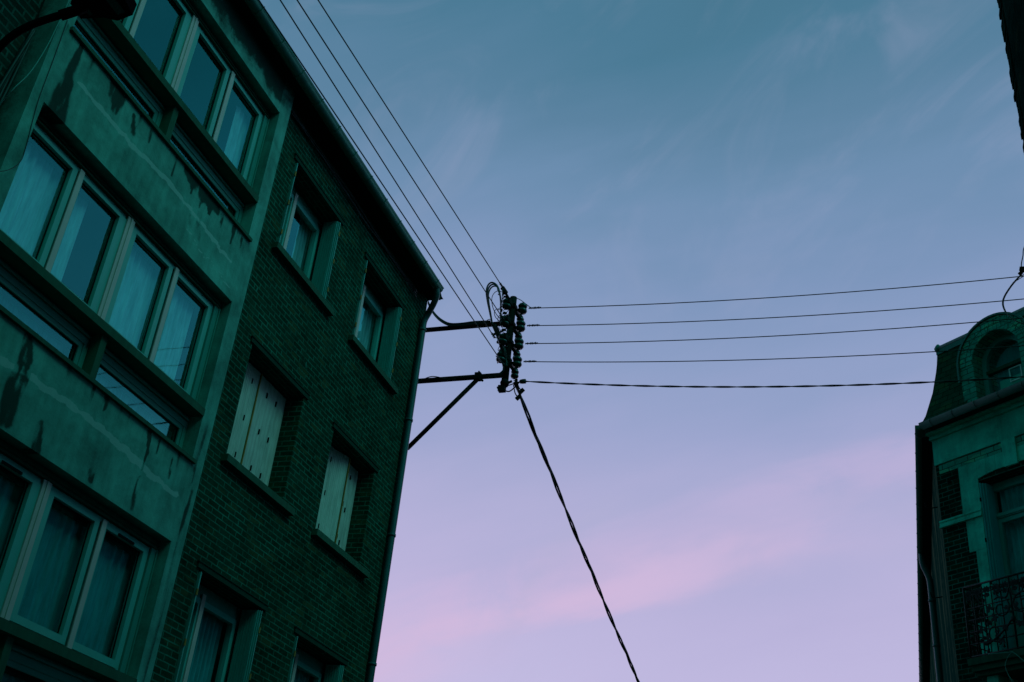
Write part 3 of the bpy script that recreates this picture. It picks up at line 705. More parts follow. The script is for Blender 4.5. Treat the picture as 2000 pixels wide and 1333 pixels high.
for i in range(4): mb.f([V1[i], V1[(i+1) % 4], V2[(i+1) % 4], V2[i]])
mb.build('lens', M_lens, lamp)
mb = MB(); q = [inplane(*p) for p in ((164, 17), (171, 16), (181, 29), (175, 31))]; V1 = [mb.v(*p) for p in q]; V2 = [mb.v(*(p+nrm*0.005)) for p in q]
mb.f(V1); mb.f(V2)
for i in range(4): mb.f([V1[i], V1[(i+1) % 4], V2[(i+1) % 4], V2[i]])
mb.build('plate', M_lens, lamp)
# ================================================================== POWER-LINE BRACKET ON THE CORNER
YB = 14.80
def pb(x, y, dy=0.0): return at_y(x, y, YB+dy)
brk = thing('line_bracket', (-7, YB, 9), 'black steel wall bracket with tiers of insulators fixed to the corner of the apartment block', 'bracket')
px_, = (pb(995, 660).x,)
zt, zb = pb(1001, 582).z, pb(988, 752).z
post = MB().tube([(px_, YB, zb), (px_, YB, zt)], 0.058, 12).build('post', M_steel, brk)
ua, la = pb(985, 632).z, pb(985, 733).z
for z_, r_ in ((ua, 0.040), (la, 0.043)):
    a_ = MB().tube([(-7.30, YB, z_), (px_+0.02, YB, z_)], r_, 12); a_.box(-7.36, -7.02, SC+0.002, YB-0.02, z_-0.03, z_+0.03)
    a_.build('arm', M_steel, brk)
MB().tube([pb(795, 877), pb(936, 738)], 0.036, 12).build('brace', M_steel, brk)
c_ = pb(934, 739); mb = MB(); mb.box(c_.x-0.05, c_.x+0.05, YB-0.055, YB+0.055, la-0.055, la+0.06); mb.bar(c_+Vector((0.03, -0.06, -0.03)), c_+Vector((0.11, -0.06, -0.09)), 0.03); mb.bar(c_+Vector((0, 0, 0.04)), c_+Vector((0, 0, 0.13)), 0.022)
mb.build('brace_clamp', M_steel, brk)
levels = [pb(1021, 603).z, pb(1018, 637).z, pb(1015, 672).z, pb(1011, 707).z]
INS = [(0, 0.020), (0.012, 0.022), (0.016, 0.048), (0.040, 0.063), (0.066, 0.057), (0.074, 0.034), (0.086, 0.034), (0.094, 0.055), (0.118, 0.061), (0.142, 0.046), (0.148, 0.022), (0.165, 0.018)]
def ins(base, axis, sc=1.0):
    MB().lathe(base, axis, [(h_*sc, r_*sc) for h_, r_ in INS], 16).build('insulator', M_insul, brk)
right_anchor = []; left_anchor = []
for i, z_ in enumerate(levels):
    mb = MB()
    y0_, y1_ = YB-0.06, YB+0.36
    xa = px_+0.015
    zc = z_+0.045
    mb.bar((xa-0.03, YB-0.20, zc+0.02), (xa+0.03, y1_, zc-0.02), 0.055, 0.085)
    mb.box(px_-0.065, px_+0.065, YB-0.065, YB+0.065, zc-0.03, zc+0.035)
    mb.bar((px_, YB, z_-0.01), (px_+0.17, YB+0.02, z_-0.01), 0.028, 0.04)
    mb.tube([(xa+0.02, y1_-0.03, zc+0.06), (xa+0.02, y1_-0.03, zc-0.16)], 0.013, 6)
    mb.build('crossarm', M_steel, brk)
    ins((px_+0.175, YB, z_-0.105), (0, 0, 1), 1.28)            # spool carrying the wire over the street
    ins((xa+0.02, y1_-0.03, zc-0.165), (0, 0, 1), 1.08)       # spool at the far end
    ins((px_-0.06, YB-0.13, z_-0.07), (0, 0, 1), 1.25)       # spool carrying the wire along the facade
    right_anchor.append(Vector((px_+0.27, YB, z_-0.005))); left_anchor.append(Vector((px_-0.12, YB-0.2, z_+0.02)))
mb = MB().lathe((px_, YB, zb-0.02), (0, 0, 1), [(0, .03), (0, .06), (.06, .075), (.11, .055), (.11, .04)], 12); mb.box(px_-0.09, px_+0.02, YB-0.05, YB+0.04, zb-0.12, zb-0.02); mb.bar((px_-0.12, YB, zb-0.05), (px_+0.12, YB, zb+0.06), 0.03)
mb.tube(curve_pts([(px_+0.0, YB, zb-0.1), (px_+0.09, YB+0.02, zb-0.11), (px_+0.19, YB+0.02, zb-0.02), (px_+0.24, YB+0.02, zb+0.05)], 5), 0.012, 6)
mb.build('foot_clamp', M_steel, brk)
# cable clamps clustered beside the post (small bolted connectors)
mb = MB()
for (cx, cy) in ((986, 612), (983, 620), (988, 628), (984, 645), (989, 640), (979, 648), (982, 655), (974, 668), (978, 690), (985, 668), (990, 655), (992, 700), (1008, 745), (983, 575), (990, 585), (987, 580)):
    p = pb(cx, cy, random.uniform(-.12, 0.02)); s_ = random.uniform(0.010, 0.02)
    d = Vector((random.uniform(-1, 1), random.uniform(-1, 1), random.uniform(-1, 1))).normalized()
    mb.bar(p-d*s_*1.8, p+d*s_*1.8, s_*1.4, s_*2); mb.bar(p-d.orthogonal()*s_*1.6, p+d.orthogonal()*s_*1.6, 0.010)
for k in range(26):
    t_ = random.random(); p = pb(979+12*t_+random.uniform(-6, 7) - 4*math.sin(t_*3), 572+140*random.random(), random.uniform(-.16, 0.05)); s_ = random.uniform(0.006, 0.013)
    d = Vector((random.uniform(-1, 1), random.uniform(-1, 1), random.uniform(-1, 1))).normalized()
    mb.bar(p-d*s_*2.5, p+d*s_*2.5, s_*1.3, s_*1.6)
mb.build('connector', M_steel, brk)
mb = MB(); r9 = random.Random(11)
for k in range(12):
    y_ = 590+9.5*k; x_ = 984-0.05*k
    P = [pb(x_+r9.uniform(-8, 2), y_+r9.uniform(-8, 0), -0.1), pb(x_+r9.uniform(-12, -2), y_+r9.uniform(4, 12), -0.12), pb(x_+r9.uniform(-2, 6), y_+r9.uniform(10, 20), -0.08), pb(x_+r9.uniform(4, 14), y_+r9.uniform(4, 14), -0.04)]
    mb.tube(curve_pts(P, 5), 0.0055, 5)
mb.build('tie_wire', M_wire, brk)
# ---- wires
def preform(mb, p, q, r=0.012, n=7):
    """wrapped dead-end grip from p towards q"""
    p, q = Vector(p), Vector(q)
    for i in range(n):
        c = p.lerp(q, (i+0.5)/n); d = (q-p).normalized(); s_ = d.orthogonal().normalized(); s_.rotate(Matrix.Rotation(i*1.3, 3, d))
        mb.bar(c-s_*r*1.5, c+s_*r*1.5, 0.014, 0.018)
    mb.tube([p, q], r*0.75, 6)
# along the left facade, running back over the camera
ltop = [((505, 0), 'left-hand wire of the four along the apartment block roof, ending lowest on the bracket', (985, 715)),
        ((547, 0), 'second wire from the left of the four running along the apartment block roof', (966, 660)),
        ((580, 0), 'third wire from the left of the four running along the apartment block roof', (985, 627)),
        ((621, 0), 'right-hand wire of the four along the apartment block roof, ending at the bracket top', (982, 562))]
for (top, lab, end), anc in zip(ltop, reversed(left_anchor)):
    e = at_y(*end, YB-0.22); q = at_x(*top, e.x)
    d = (q-e); far = e + d*3.2
    pts = [e + d*(3.2*i/40) for i in range(41)]
    for k, p in enumerate(pts): p.z -= 0.0
    mb = MB().tube(pts, 0.0078, 6); preform(mb, e, e+d.normalized()*0.16)
    mb.tube([e, anc], 0.008, 6)
    solo('overhead_wire', mb, M_wire, e, lab, 'wire', 'wires along the apartment block roof')
# dead-end fitting of the topmost
# across the street to the right-hand house
ends = [((2030, 536.5), 'topmost of the four straight wires crossing the street to the right house'),
        ((2030, 581.5), 'second wire from the top of the four crossing the street'),
        ((2030, 618.5), 'third wire from the top of the four, passing over the dormer arch'),
        ((2030, 673.5), 'lowest of the four straight wires crossing the street, over the slate roof')]
mids = [582.0, 618.5, 660, 703]                                  # height of each wire where it crosses the column x = 1400
def fr_pt(x, y, off):
    d = ray(x, y); P0 = RO + RN*off; t = (P0-CAM).dot(RN)/d.dot(RN); return CAM + d*t
rend = []
for (e, lab), anc in zip(ends, right_anchor):
    q = fr_pt(*e, 0.62); rend.append(q)
    d = (q-anc).normalized(); s_ = 0.10
    mb = MB().tube(sag_pts(anc+d*0.02, q, 0.10), 0.0085, 6); preform(mb, anc+d*0.01, anc+d*0.22, 0.012, 8)
    solo('overhead_wire', mb, M_wire, anc, lab, 'wire', 'wires crossing the street')
q5 = fr_pt(2030, 734, 0.62); a5 = Vector((px_+0.33, YB+0.02, pb(1026, 744).z))
mb = MB(); strands(sag_pts(a5, q5, 0.14, 60), 0.0090, 0.0085, 0.8, 2, mb); mb.lathe(a5-Vector((0.09, 0, 0)), (1, 0, 0.02), [(0, .02), (0.01, .032), (0.05, .038), (0.10, .038), (0.11, .015)], 10)
mb.tube(curve_pts([a5-Vector((0.08, 0, 0.0)), a5-Vector((0.16, 0, 0.02)), a5-Vector((0.28, 0.01, 0.06)), (px_+0.02, YB, zb+0.02)], 5), 0.010, 6)
solo('twisted_cable', mb, M_wire, a5, 'twisted black cable crossing the street below the four straight wires', 'cable')
# bundle falling away down the street
pA = pb(1006, 748, 0.02); far = CAM + ray(1262, 1366)*1.0
d = ray(1270, 1366); B_ = CAM + d*(24.5/d.y); B2 = Vector((B_.x, B_.y, B_.z))
dirn = (B2-pA)
path = sag_pts(pA, pA+dirn*1.5, 0.20, 60)
mb = MB(); strands(path, 0.017, 0.019, 1.9, 2, mb, 7); strands(path, 0.011, 0.028, 2.7, 1, mb, 6)
solo('cable_bundle', mb, M_wire, pA, 'thick twisted cable bundle hanging steeply down from the bracket foot', 'cable')
mb = MB()
for pts in (((1003, 752), (1006, 768), (1012, 777)), ((1010, 748), (1014, 758), (1018, 764), (1017, 772))): mb.tube(curve_pts([pb(*p) for p in pts], 4), 0.009, 6)
for p in ((1012, 777), (1019, 764)):
    c = pb(*p); mb.bar(c-Vector((0.03, 0, 0.03)), c+Vector((0.03, 0, 0.03)), 0.045, 0.05)
mb.build('tail_clamp', M_steel, brk)
# looping jumper cables over the upper arm
loop = [(962, 636), (957, 612), (952, 588), (950, 570), (953, 558), (959, 552.5), (966, 554), (972, 560), (976, 572), (978, 592), (978, 612), (977, 632)]
mb = MB()
for k, (dx, dy, r_, yo) in enumerate(((0, 0, 0.0145, 0.0), (2.6, 3.5, 0.014, -0.03), (5.2, 7.0, 0.0125, -0.06))):
    P = []
    for i, (x, y) in enumerate(loop):
        t = i/(len(loop)-1); f_ = math.sin(math.pi*min(1, t*1.05))
        P.append(pb(x+dx*f_*(1 if t < .62 else 0.1), y+dy*f_*(1 if t < 0.75 else 0.2), yo-0.06))
    mb.tube(curve_pts(P, 5), r_, 7)
solo('jumper_cable', mb, M_wire, pb(962, 630), 'tall loop of thick black cables standing above the upper bracket arm', 'cable')
mb = MB()
mb.tube(curve_pts([pb(*p, -0.12) for p in ((989, 577), (981, 571), (971, 569), (963, 576), (960.5, 587), (963, 602), (970, 615), (977, 623))], 5), 0.0065, 6)
mb.tube(curve_pts([pb(*p, -0.12) for p in ((977, 605), (970, 604), (965.5, 610), (968, 620), (976, 628))], 5), 0.006, 6)
mb.tube(curve_pts([pb(*p, -0.08) for p in ((948, 630), (953, 625), (960, 624))], 5), 0.007, 6)
solo('thin_jumper', mb, M_wire, pb(970, 600), 'thin wire loops curling inside the thick cable loop above the arm', 'wire')
mb = MB()
for k, (dx, yo) in enumerate(((0, 0), (3.5, -0.04), (-2.5, -0.03), (6, 0.0))):
    mb.tube(curve_pts([pb(x+dx, y, yo-0.07) for x, y in ((963, 634), (968, 645), (974, 660), (979, 676), (983, 692), (985, 706), (985, 716))], 5), 0.0155 - 0.002*k, 6)
for p in ((970, 652), (976, 668), (981, 684)):
    c = pb(*p, -0.08); mb.bar(c-Vector((0.05, 0, 0.01)), c+Vector((0.05, 0, 0.012)), 0.03, 0.03)
for k in range(3): mb.tube(curve_pts([pb(x, y+k*1.8, -0.08) for x, y in ((985, 714), (983, 722), (976, 729), (966, 733), (955, 735))], 5), 0.008, 6)
solo('feeder_cable', mb, M_wire, pb(975, 665), 'dark strapped cable bundle slanting from the upper arm down to the lower arm', 'cable')
mb = MB()
for k in range(4):
    mb.tube(curve_pts([pb(x, y+k*1.7-2, -0.05-0.012*k) for x, y in ((836, 590), (842, 603), (850, 615), (862, 626), (878, 633.5), (900, 633.5), (928, 630), (958, 629))], 5), 0.0085, 6)
solo('feeder_cable', mb, M_wire, pb(860, 625), 'black cables sagging from behind the downpipe onto the upper bracket arm', 'cable')
solo('feeder_cable', MB().tube(curve_pts([pb(*p, -0.05) for p in ((818, 748), (828, 741), (842, 736), (856, 737), (872, 741), (890, 741))], 5), 0.009, 6), M_wire, pb(845, 738), 'short black cable humped over the wall end of the lower bracket arm', 'cable')
# topmost jumper from post to first street wire, strain fitting of the topmost roof wire
solo('thin_jumper', MB().tube(curve_pts([pb(*p) for p in ((1001, 584), (1008, 583), (1016, 586), (1027, 594), (1036, 601))], 5), 0.0065, 6), M_wire, pb(1016, 586), 'thin wire arched from the bracket top to the topmost street wire', 'wire')
c = pb(984, 566, -0.2); mb = MB(); mb.bar(c+Vector((-0.035, 0, 0.05)), c+Vector((0.035, 0.05, -0.05)), 0.06, 0.05); mb.bar(c+Vector((0.02, 0.03, -0.04)), pb(994, 584, -0.08), 0.03, 0.03); mb.build('strain_clamp', M_steel, brk)
# ================================================================== RIGHT: CORNER HOUSE
hs = thing('corner_house', (RO.x, RO.y, 0), 'ornate corner house with mansard roof, arched dormer and iron balcony, on the right', 'house')
CS = -0.62
door = (0.13, 1.36, 6.25, 9.06)
d2 = (2.75, 3.98, 6.25, 9.06); lowd = (0.13, 1.36, 2.9, 5.4)
hl = [door, d2, lowd]; A = [CS, 6.0]; Z = [0.13, 10.06]
for a0, a1, z0, z1 in hl: A += [a0, a1]; Z += [z0, z1]
MB(FR).slab(A, Z, hl, -0.4, 0).build('front_wall', M_brick_panel, hs)
cor = FR(CS, 0, 0)
mb = MB(); mb.box(cor.x, cor.x+0.4, cor.y+0.002, 45.0, 0.13, 10.06); mb.build('side_wall', M_side, hs)
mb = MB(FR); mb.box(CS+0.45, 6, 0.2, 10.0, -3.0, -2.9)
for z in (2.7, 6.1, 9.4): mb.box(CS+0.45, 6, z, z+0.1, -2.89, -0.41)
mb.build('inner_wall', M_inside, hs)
st0 = lambda a, z, o: (-0.5 if noise.noise(Vector((a*3, z*5, 1))) > 0.42 else 0.0)
mb = MB(FR)
mb.box(CS+0.001, 0.745, 9.55, 9.985, 0.002, 0.035); mb.box(0.747, 6.0, 9.55, 9.985, 0.002, 0.034)
mb.build('frieze', M_stone, hs, attr=st0)
mb = MB(FR)
mb.box(CS-0.02, 6.0, 9.99, 10.02, 0.002, 0.075); mb.box(CS-0.02, 6.0, 10.021, 10.065, 0.002, 0.055); mb.box(CS-0.03, 6.0, 10.066, 10.10, 0.002, 0.14)
mb.build('cornice', M_stone, hs)
for a in (CS+0.07, 0.868):
    hi = 0.622 if a < 0 else 2.2
    MB(FR).box(a, hi, 9.385, 9.545, 0.002, 0.018).build('brick_course', M_brick_pale, hs)
for k in range(2):
    b0 = 0 if k == 0 else 2.62
    for q in ((-0.20, 0.128, 8.605, 9.383), (-0.17, 0.128, 7.98, 8.488), (-0.055, 0.128, 6.9, 7.977), (-0.17, 0.128, 6.2, 6.897), (1.362, 1.69, 8.605, 9.383), (1.362, 1.66, 7.98, 8.488), (1.362, 1.55, 6.2, 7.977)):
        MB(FR).box(b0+q[0], b0+q[1], q[2], q[3], 0.002, 0.022).build('quoin', M_stone, hs, attr=st0, bevel=0.004)
    # flat arch stones with keystone
    N = 4
    for side in (-1, 1):
        cx = b0+0.745
        for i in range(N-1):
            t0, t1 = 0.115+i*0.167, 0.115+(i+1)*0.167-0.004
            x0, x1 = cx+side*t0, cx+side*t1
            zb0, zb1 = 9.145-0.24*max(0, (t0-0.15))**2-0.0, 9.145-0.24*max(0, (t1-0.15))**2
            q = [(x0, zb0), (x1, zb1), (x1, 9.382), (x0, 9.382)]
            MB(FR).prism(q, -0.38, 0.024).build('arch_stone', M_stone, hs)
    MB(FR).prism([(b0+0.745-0.112, 9.12), (b0+0.745+0.112, 9.12), (b0+0.745+0.118, 9.548), (b0+0.745-0.118, 9.548)], 0.003, 0.05).build('keystone', M_stone, hs, bevel=0.004)
    # moulded string course beside the opening
    for c0, c1 in ((b0-0.64 if k == 0 else 1.7, b0+0.126), (b0+1.364, b0+1.9)):
        mb = MB(FR).box(c0, c1, 8.49, 8.52, 0.002, 0.05); mb.box(c0, c1, 8.521, 8.575, 0.002, 0.032); mb.box(c0, c1, 8.576, 8.603, 0.002, 0.045); mb.build('string_course', M_stone, hs)
def french_window(b0, rect):
    a0, a1, z0, z1 = rect
    fo = -0.24
    mb = MB(FR); ring(mb, a0+0.002, a1-0.002, z0+0.002, z1+0.05, 0.06, fo-0.07, fo)
    mb.box(a0+0.062, a1-0.062, 8.48, 8.56, fo-0.06, fo+0.03); mb.box(a0+0.062, a1-0.062, 8.50, 8.53, fo+0.031, fo+0.045); mb.box(a0+0.062, a1-0.062, z1-0.13, z1-0.01, fo-0.05, fo+0.02)
    w = mb.build('french_window', M_pvc, hs, bevel=0.004)
    mid = (a0+a1)/2
    for c0, c1 in ((a0+0.064, mid-0.002), (mid+0.002, a1-0.064)):
        mb = MB(FR); ring(mb, c0, c1, z0+0.07, 8.477, 0.07, fo-0.055, fo+0.012, 0.5); mb.build('sash', M_pvc, w, bevel=0.004)
        pane(FR, c0+0.068, c1-0.068, z0+0.56, 8.41, fo-0.026, M_glass_dim, w)
    pane(FR, a0+0.062, a1-0.062, 8.563, z1-0.133, fo-0.026, M_glass_dim, w)
    mb = MB(FR); mb.sheet(110, 1, lambda i, j: (a0+0.05+(a1-a0-0.1)*i, z0+0.3+(z1-z0-0.3)*j, fo-0.16+0.02*math.sin(i*75)+0.01*math.sin(i*31))); mb.build('curtain', M_curt, w)
    for sd in (-1, 1):
        e = a0+0.003 if sd < 0 else a1-0.003
        mb = MB(FR)
        for k in range(3):
            x0 = e - sd*0.026*k; x1 = x0 - sd*0.02
            mb.box(min(x0, x1), max(x0, x1), z0+0.06, z1-0.04, -0.225, 0.012-0.03*k)
        mb.mi = 1
        for zz in (z0+0.4, 7.45, 8.1, 8.75): mb.box(e-0.012, e+0.008, zz-0.03, zz+0.03, 0.014, 0.028)
        mb.build('shutter', [M_shut_blue, M_slot], w)
french_window(0, door); french_window(2.62, d2); 
# ---- eaves gutter round the corner, soffit
oc = FR(-0.63, 10.17, 0.40)
GZ2 = 10.17
mb = MB(FR); mb.box(-0.50, 6.0, 10.101, 10.13, -0.2, 0.30); mb.build('soffit', M_soffit, hs)
mb = MB(); mb.box(oc.x+0.10, cor.x+0.2, cor.y+0.05, 45, 10.07, 10.10); mb.build('soffit', M_soffit, hs)
def halfpipe(mb, p, q, r, inward):
    p, q = Vector(p), Vector(q); inward = Vector(inward)
    prof = [(math.cos(a), math.sin(a)) for a in [math.pi*(1+i/9) for i in range(10)]]
    A = [mb.v(*(p + inward*(-c_*r) + Vector((0, 0, s_*r)))) for c_, s_ in prof]; B = [mb.v(*(q + inward*(-c_*r) + Vector((0, 0, s_*r)))) for c_, s_ in prof]
    mb.smooth = True
    for i in range(9): mb.f([A[i], A[i+1], B[i+1], B[i]])
    mb.smooth = False; mb.f(A); mb.f(B)
r2 = 0.085
inn = Vector((1, 0, 0))
mb = MB(); pc = Vector((oc.x+r2, oc.y+0.03, GZ2))
halfpipe(mb, pc, (oc.x+r2, 45, GZ2), r2, inn); g1 = mb.build('gutter', M_gut2, hs)
mb = MB(); halfpipe(mb, FR(-0.56, GZ2, 0.40-r2), FR(6.0, GZ2, 0.40-r2), r2, -RN); g2 = mb.build('gutter', M_gut2, hs)
yy = pc.y+0.3
while yy < 44:
    mb = MB(); mb.tube([(pc.x+math.cos(a)*(r2+.003), yy, GZ2+math.sin(a)*(r2+.003)) for a in [math.pi*(1+i/8) for i in range(9)]], 0.006, 5); mb.build('gutter_bracket', M_zinc, g1); yy += 0.75
ss = -0.35
while ss < 3:
    pts = []
    for a in [math.pi*(1+i/8) for i in range(9)]:
        p = FR(ss, GZ2 + math.sin(a)*(r2+.004), 0.40-r2 + math.cos(a)*(r2+.004)); pts.append(p)
    MB().tube(pts, 0.006, 5).build('gutter_bracket', M_zinc, g2); ss += 0.42
# side downpipe with offset bend, hooks
py2 = 23.3; wx = cor.x
bend = curve_pts([(pc.x, py2, GZ2-0.06), (pc.x, py2, GZ2-0.22), (pc.x+0.02, py2, GZ2-0.34), (wx-0.11, py2, GZ2-0.48), (wx-0.075, py2, GZ2-0.64), (wx-0.07, py2, GZ2-0.9)], 6)
dp2 = MB().tube(bend+[(wx-0.07, py2, 6), (wx-0.07, py2, 0.2)], 0.062, 12).build('downpipe', M_pipe, hs)
for z in (9.1, 8.2, 7.3, 6.4, 5.5): MB().lathe((wx-0.07, py2, z), (0, 0, 1), [(0, .062), (0, .075), (.05, .075), (.05, .062)], 12).build('pipe_clip', M_pipe, dp2)
mb = MB()
for z, yy in ((8.2, 20.2), (9.2, 18.6)): mb.tube(curve_pts([(wx+0.02, yy, z), (wx-0.10, yy, z-0.02), (wx-0.17, yy, z-0.01), (wx-0.19, yy, z+0.08)], 5), 0.010, 6)
mb.build('wall_hook', M_steel, hs)
mb = MB(FR); mb.tube([(-0.38, 9.2, 0.0), (-0.38, 9.19, 0.08), (-0.345, 9.13, 0.10), (-0.31, 9.17, 0.10), (-0.30, 9.24, 0.09)], 0.009, 6); mb.build('wall_hook', M_steel, hs)
# ---- mansard roof
mb = MB()
K = [(10.17, 0.20, 0.10), (10.45, 0.07, 0.02), (10.9, -0.07, -0.06), (11.3, -0.15, -0.11), (11.72, -0.21, -0.16)]     # z, offset from the front wall, sideways flare
rows = []
for z_, of, fl in K:
    corner = FR(CS - fl - 0.02, z_, of)
    rows.append((FR(6.0, z_, of), corner, Vector((corner.x+0.02, 45.0, z_))))
NV = [[mb.v(*p) for p in r] for r in rows]
for r0, r1 in zip(rows, rows[1:]):
    pass
uvl = mb.uv
def rf(vs, uvs):
    fc = mb.bm.faces.new(vs)
    for l_, q in zip(fc.loops, uvs): l_[uvl].uv = q
def kk(z_):
    for p, q in zip(K, K[1:]):
        if z_ <= q[0]+1e-6:
            t = (z_-p[0])/(q[0]-p[0]); return p[1]+(q[1]-p[1])*t, p[2]+(q[2]-p[2])*t
for i in range(len(NV)-1):
    L = (rows[0][2]-rows[0][1]).length
    rf([NV[i][1], NV[i][2], NV[i+1][2], NV[i+1][1]], [(0, K[i][0]), (L, K[i][0]), (L, K[i+1][0]), (0, K[i+1][0])])
DC, DZ, RO_, RI = 0.775, 11.00, 0.665, 0.42
zs = sorted(set([k[0] for k in K] + [10.17+0.05*i for i in range(31)])); xs = [None] + [0.0+0.035*i for i in range(46)] + [6.0]
zs = [z_ for z_ in zs if z_ <= 11.72]
gv = [[mb.v(*FR(CS-kk(z_)[1]-0.02 if x_ is None else x_, z_, kk(z_)[0])) for x_ in xs] for z_ in zs]
for i in range(len(zs)-1):
    for j in range(len(xs)-1):
        x0_ = CS if xs[j] is None else xs[j]; cx, cz = (x0_+xs[j+1])/2-DC, (zs[i]+zs[i+1])/2-DZ
        if (cz > 0 and math.hypot(cx, cz) < RO_-0.05) or (cz <= 0 and abs(cx) < RO_-0.05): continue
        rf([gv[i][j], gv[i][j+1], gv[i+1][j+1], gv[i+1][j]], [(x0_, zs[i]), (xs[j+1], zs[i]), (xs[j+1], zs[i+1]), (x0_, zs[i+1])])
top = NV[-1]; back = mb.v(*(FR(6.0, 11.72, -9)))
mb.bm.faces.new([top[0], top[1], top[2], back])
mans = mb.build('mansard_roof', M_slate, hs)
# zinc cap along the top, little finial on the corner
mb = MB(FR); mb.box(CS+0.12, 6.0, 11.63, 11.745, -0.5, -0.172); mb.tube([(CS+0.10, 11.75, -0.19), (6.0, 11.75, -0.19)], 0.035, 8)
cap = mb.build('ridge_cap', M_zinc, hs)
mb = MB(); p = FR(CS+0.15, 11.70, -0.20); mb.lathe(p, (0, 0, 1), [(0, .05), (0.05, .06), (.09, .05), (.13, .02)], 10); mb.box(p.x-0.02, p.x+0.05, p.y+0.1, 45, 11.66, 11.74); mb.build('finial', M_zinc, hs)
# ---- arched dormer
DC, DZ, RO_, RI = 0.775, 11.00, 0.665, 0.42
def arch(r, zbase, n=22): return [(DC-r, zbase)] + [(DC-r*math.cos(math.pi*i/n), DZ+r*math.sin(math.pi*i/n)) for i in range(n+1)] + [(DC+r, zbase)]
def dormer(fr_off, o0, o1, ro, ri, zb_):
    mb = MB(FR); Oa, Ia = arch(ro, zb_), arch(ri, zb_)
    def uvof(i, rr): return None
    n = len(Oa); F1 = [mb.v(a, z, o1) for a, z in Oa]; F2 = [mb.v(a, z, o1) for a, z in Ia]; B1 = [mb.v(a, z, o0) for a, z in Oa]; B2 = [mb.v(a, z, o0) for a, z in Ia]
    dist = [0]
    for p, q in zip(Oa, Oa[1:]): dist.append(dist[-1]+math.dist(p, q)*(ro+ri)/2/ro if math.dist(p, q) < 0.2 else dist[-1]+math.dist(p, q))
    for i in range(n-1):
        vs = ([F1[i], F1[i+1], F2[i+1], F2[i]], [B1[i], B2[i], B2[i+1], B1[i+1]], [F1[i], B1[i], B1[i+1], F1[i+1]], [F2[i], F2[i+1], B2[i+1], B2[i]])
        D0, D1 = dist[i], dist[i+1]; w = ro-ri; dp_ = o1-o0
        uvs = ([(w, D0), (w, D1), (0, D1), (0, D0)], [(w, D0), (0, D0), (0, D1), (w, D1)], [(0, D0), (dp_, D0), (dp_, D1), (0, D1)], [(0, D0), (0, D1), (dp_, D1), (dp_, D0)])
        for v_, u_ in zip(vs, uvs):
            fc = mb.bm.faces.new(v_)
            for l_, q in zip(fc.loops, u_): l_[mb.uv].uv = q
    return mb
dm = dormer(0, -0.75, 0.09, RO_, RI, 10.15).build('dormer', M_brick_pale, hs)
# bedded voussoir ring a little proud, so each arch brick reads
mb = MB(FR)
for i in range(25):
    a0, a1 = math.pi*(i+0.05)/25, math.pi*(i+0.95)/25
    q = [(DC-r*math.cos(a), DZ+r*math.sin(a)) for r, a in ((RI+0.125, a0), (RI+0.125, a1), (RO_-0.01, a1), (RO_-0.01, a0))]
    mb.prism(q, 0.09, 0.105)
for i in range(21):
    a0, a1 = math.pi*(i+0.05)/21, math.pi*(i+0.95)/21
    q = [(DC-r*math.cos(a), DZ+r*math.sin(a)) for r, a in ((RI+0.004, a0), (RI+0.004, a1), (RI+0.115, a1), (RI+0.115, a0))]
    mb.prism(q, 0.09, 0.103)
mb.build('arch_bricks', M_brick_pale, dm)
mb = dormer(0, -0.8, 0.13, RO_+0.035, RO_+0.003, 10.75); mb.build('dormer_hood', M_zinc, dm)
mb = dormer(0, -0.22, -0.13, RI-0.002, RI-0.085, 10.16); mb.build('dormer_frame', M_pvc, dm)
MB(FR).box(DC-RI+0.07, DC+RI-0.07, 10.84, 10.90, -0.20, -0.125).build('transom', M_conc_dark, dm)
mb = MB(FR); mb.f([mb.v(a, z, -0.19) for a, z in arch(RI-0.07, 10.2)]); mb.build('pane', M_glass_dim, dm)
MB(FR).box(DC-0.20, DC+0.33, 10.2, 10.70, -0.23, -0.222).build('blind', M_paper, dm)
MB(FR).prism([(a, z) for a, z in arch(RI-0.08, 10.2)], -0.42, -0.40).build('dormer_back', M_curt_dim, dm)
mb = MB(FR); ring(mb, DC+0.02, DC+0.24, 10.58, 10.82, 0.018, -0.186, -0.165); mb.build('vent', M_white, dm)
# ---- balcony
mb = MB(FR); mb.box(-0.02, 1.51, 6.14, 6.235, 0.002, 0.56); mb.box(0.0, 1.49, 6.06, 6.139, 0.002, 0.52); mb.box(0.03, 1.46, 6.0, 6.059, 0.002, 0.47)
bal = mb.build('balcony_slab', M_conc_dark, hs, bevel=0.006)
for c0 in (0.12, 1.14):
    MB(FR).prism([(c0, 5.45), (c0+0.22, 5.45), (c0+0.22, 5.999), (c0, 5.999)], 0.003, 0.16).build('corbel', M_stone, hs)
    m2 = MB(FR); m2.prism([(c0+0.02, 5.7), (c0+0.2, 5.7), (c0+0.2, 5.998), (c0+0.02, 5.998)], 0.162, 0.40); m2.build('corbel_nose', M_stone, hs)
def FRt(mb, pts, r, n=6): mb.tube([FR(*p) for p in pts], r, n)
mb = MB()
H0, H1, OB = 6.27, 7.27, 0.50
for s0, s1, oo in ((0.0, 1.5, None),):
    FRt(mb, [(0.0, H1, OB), (1.5, H1, OB)], 0.016); FRt(mb, [(0, H1-0.13, OB), (1.5, H1-0.13, OB)], 0.009)
    for k in range(5): FRt(mb, [(0, H0+0.17*k, OB), (1.5, H0+0.17*k, OB)], 0.009 if k else 0.013)
    for k in range(11): FRt(mb, [(0.15*k, H0-0.03, OB), (0.15*k, H1, OB)], 0.010 if k % 5 else 0.015)
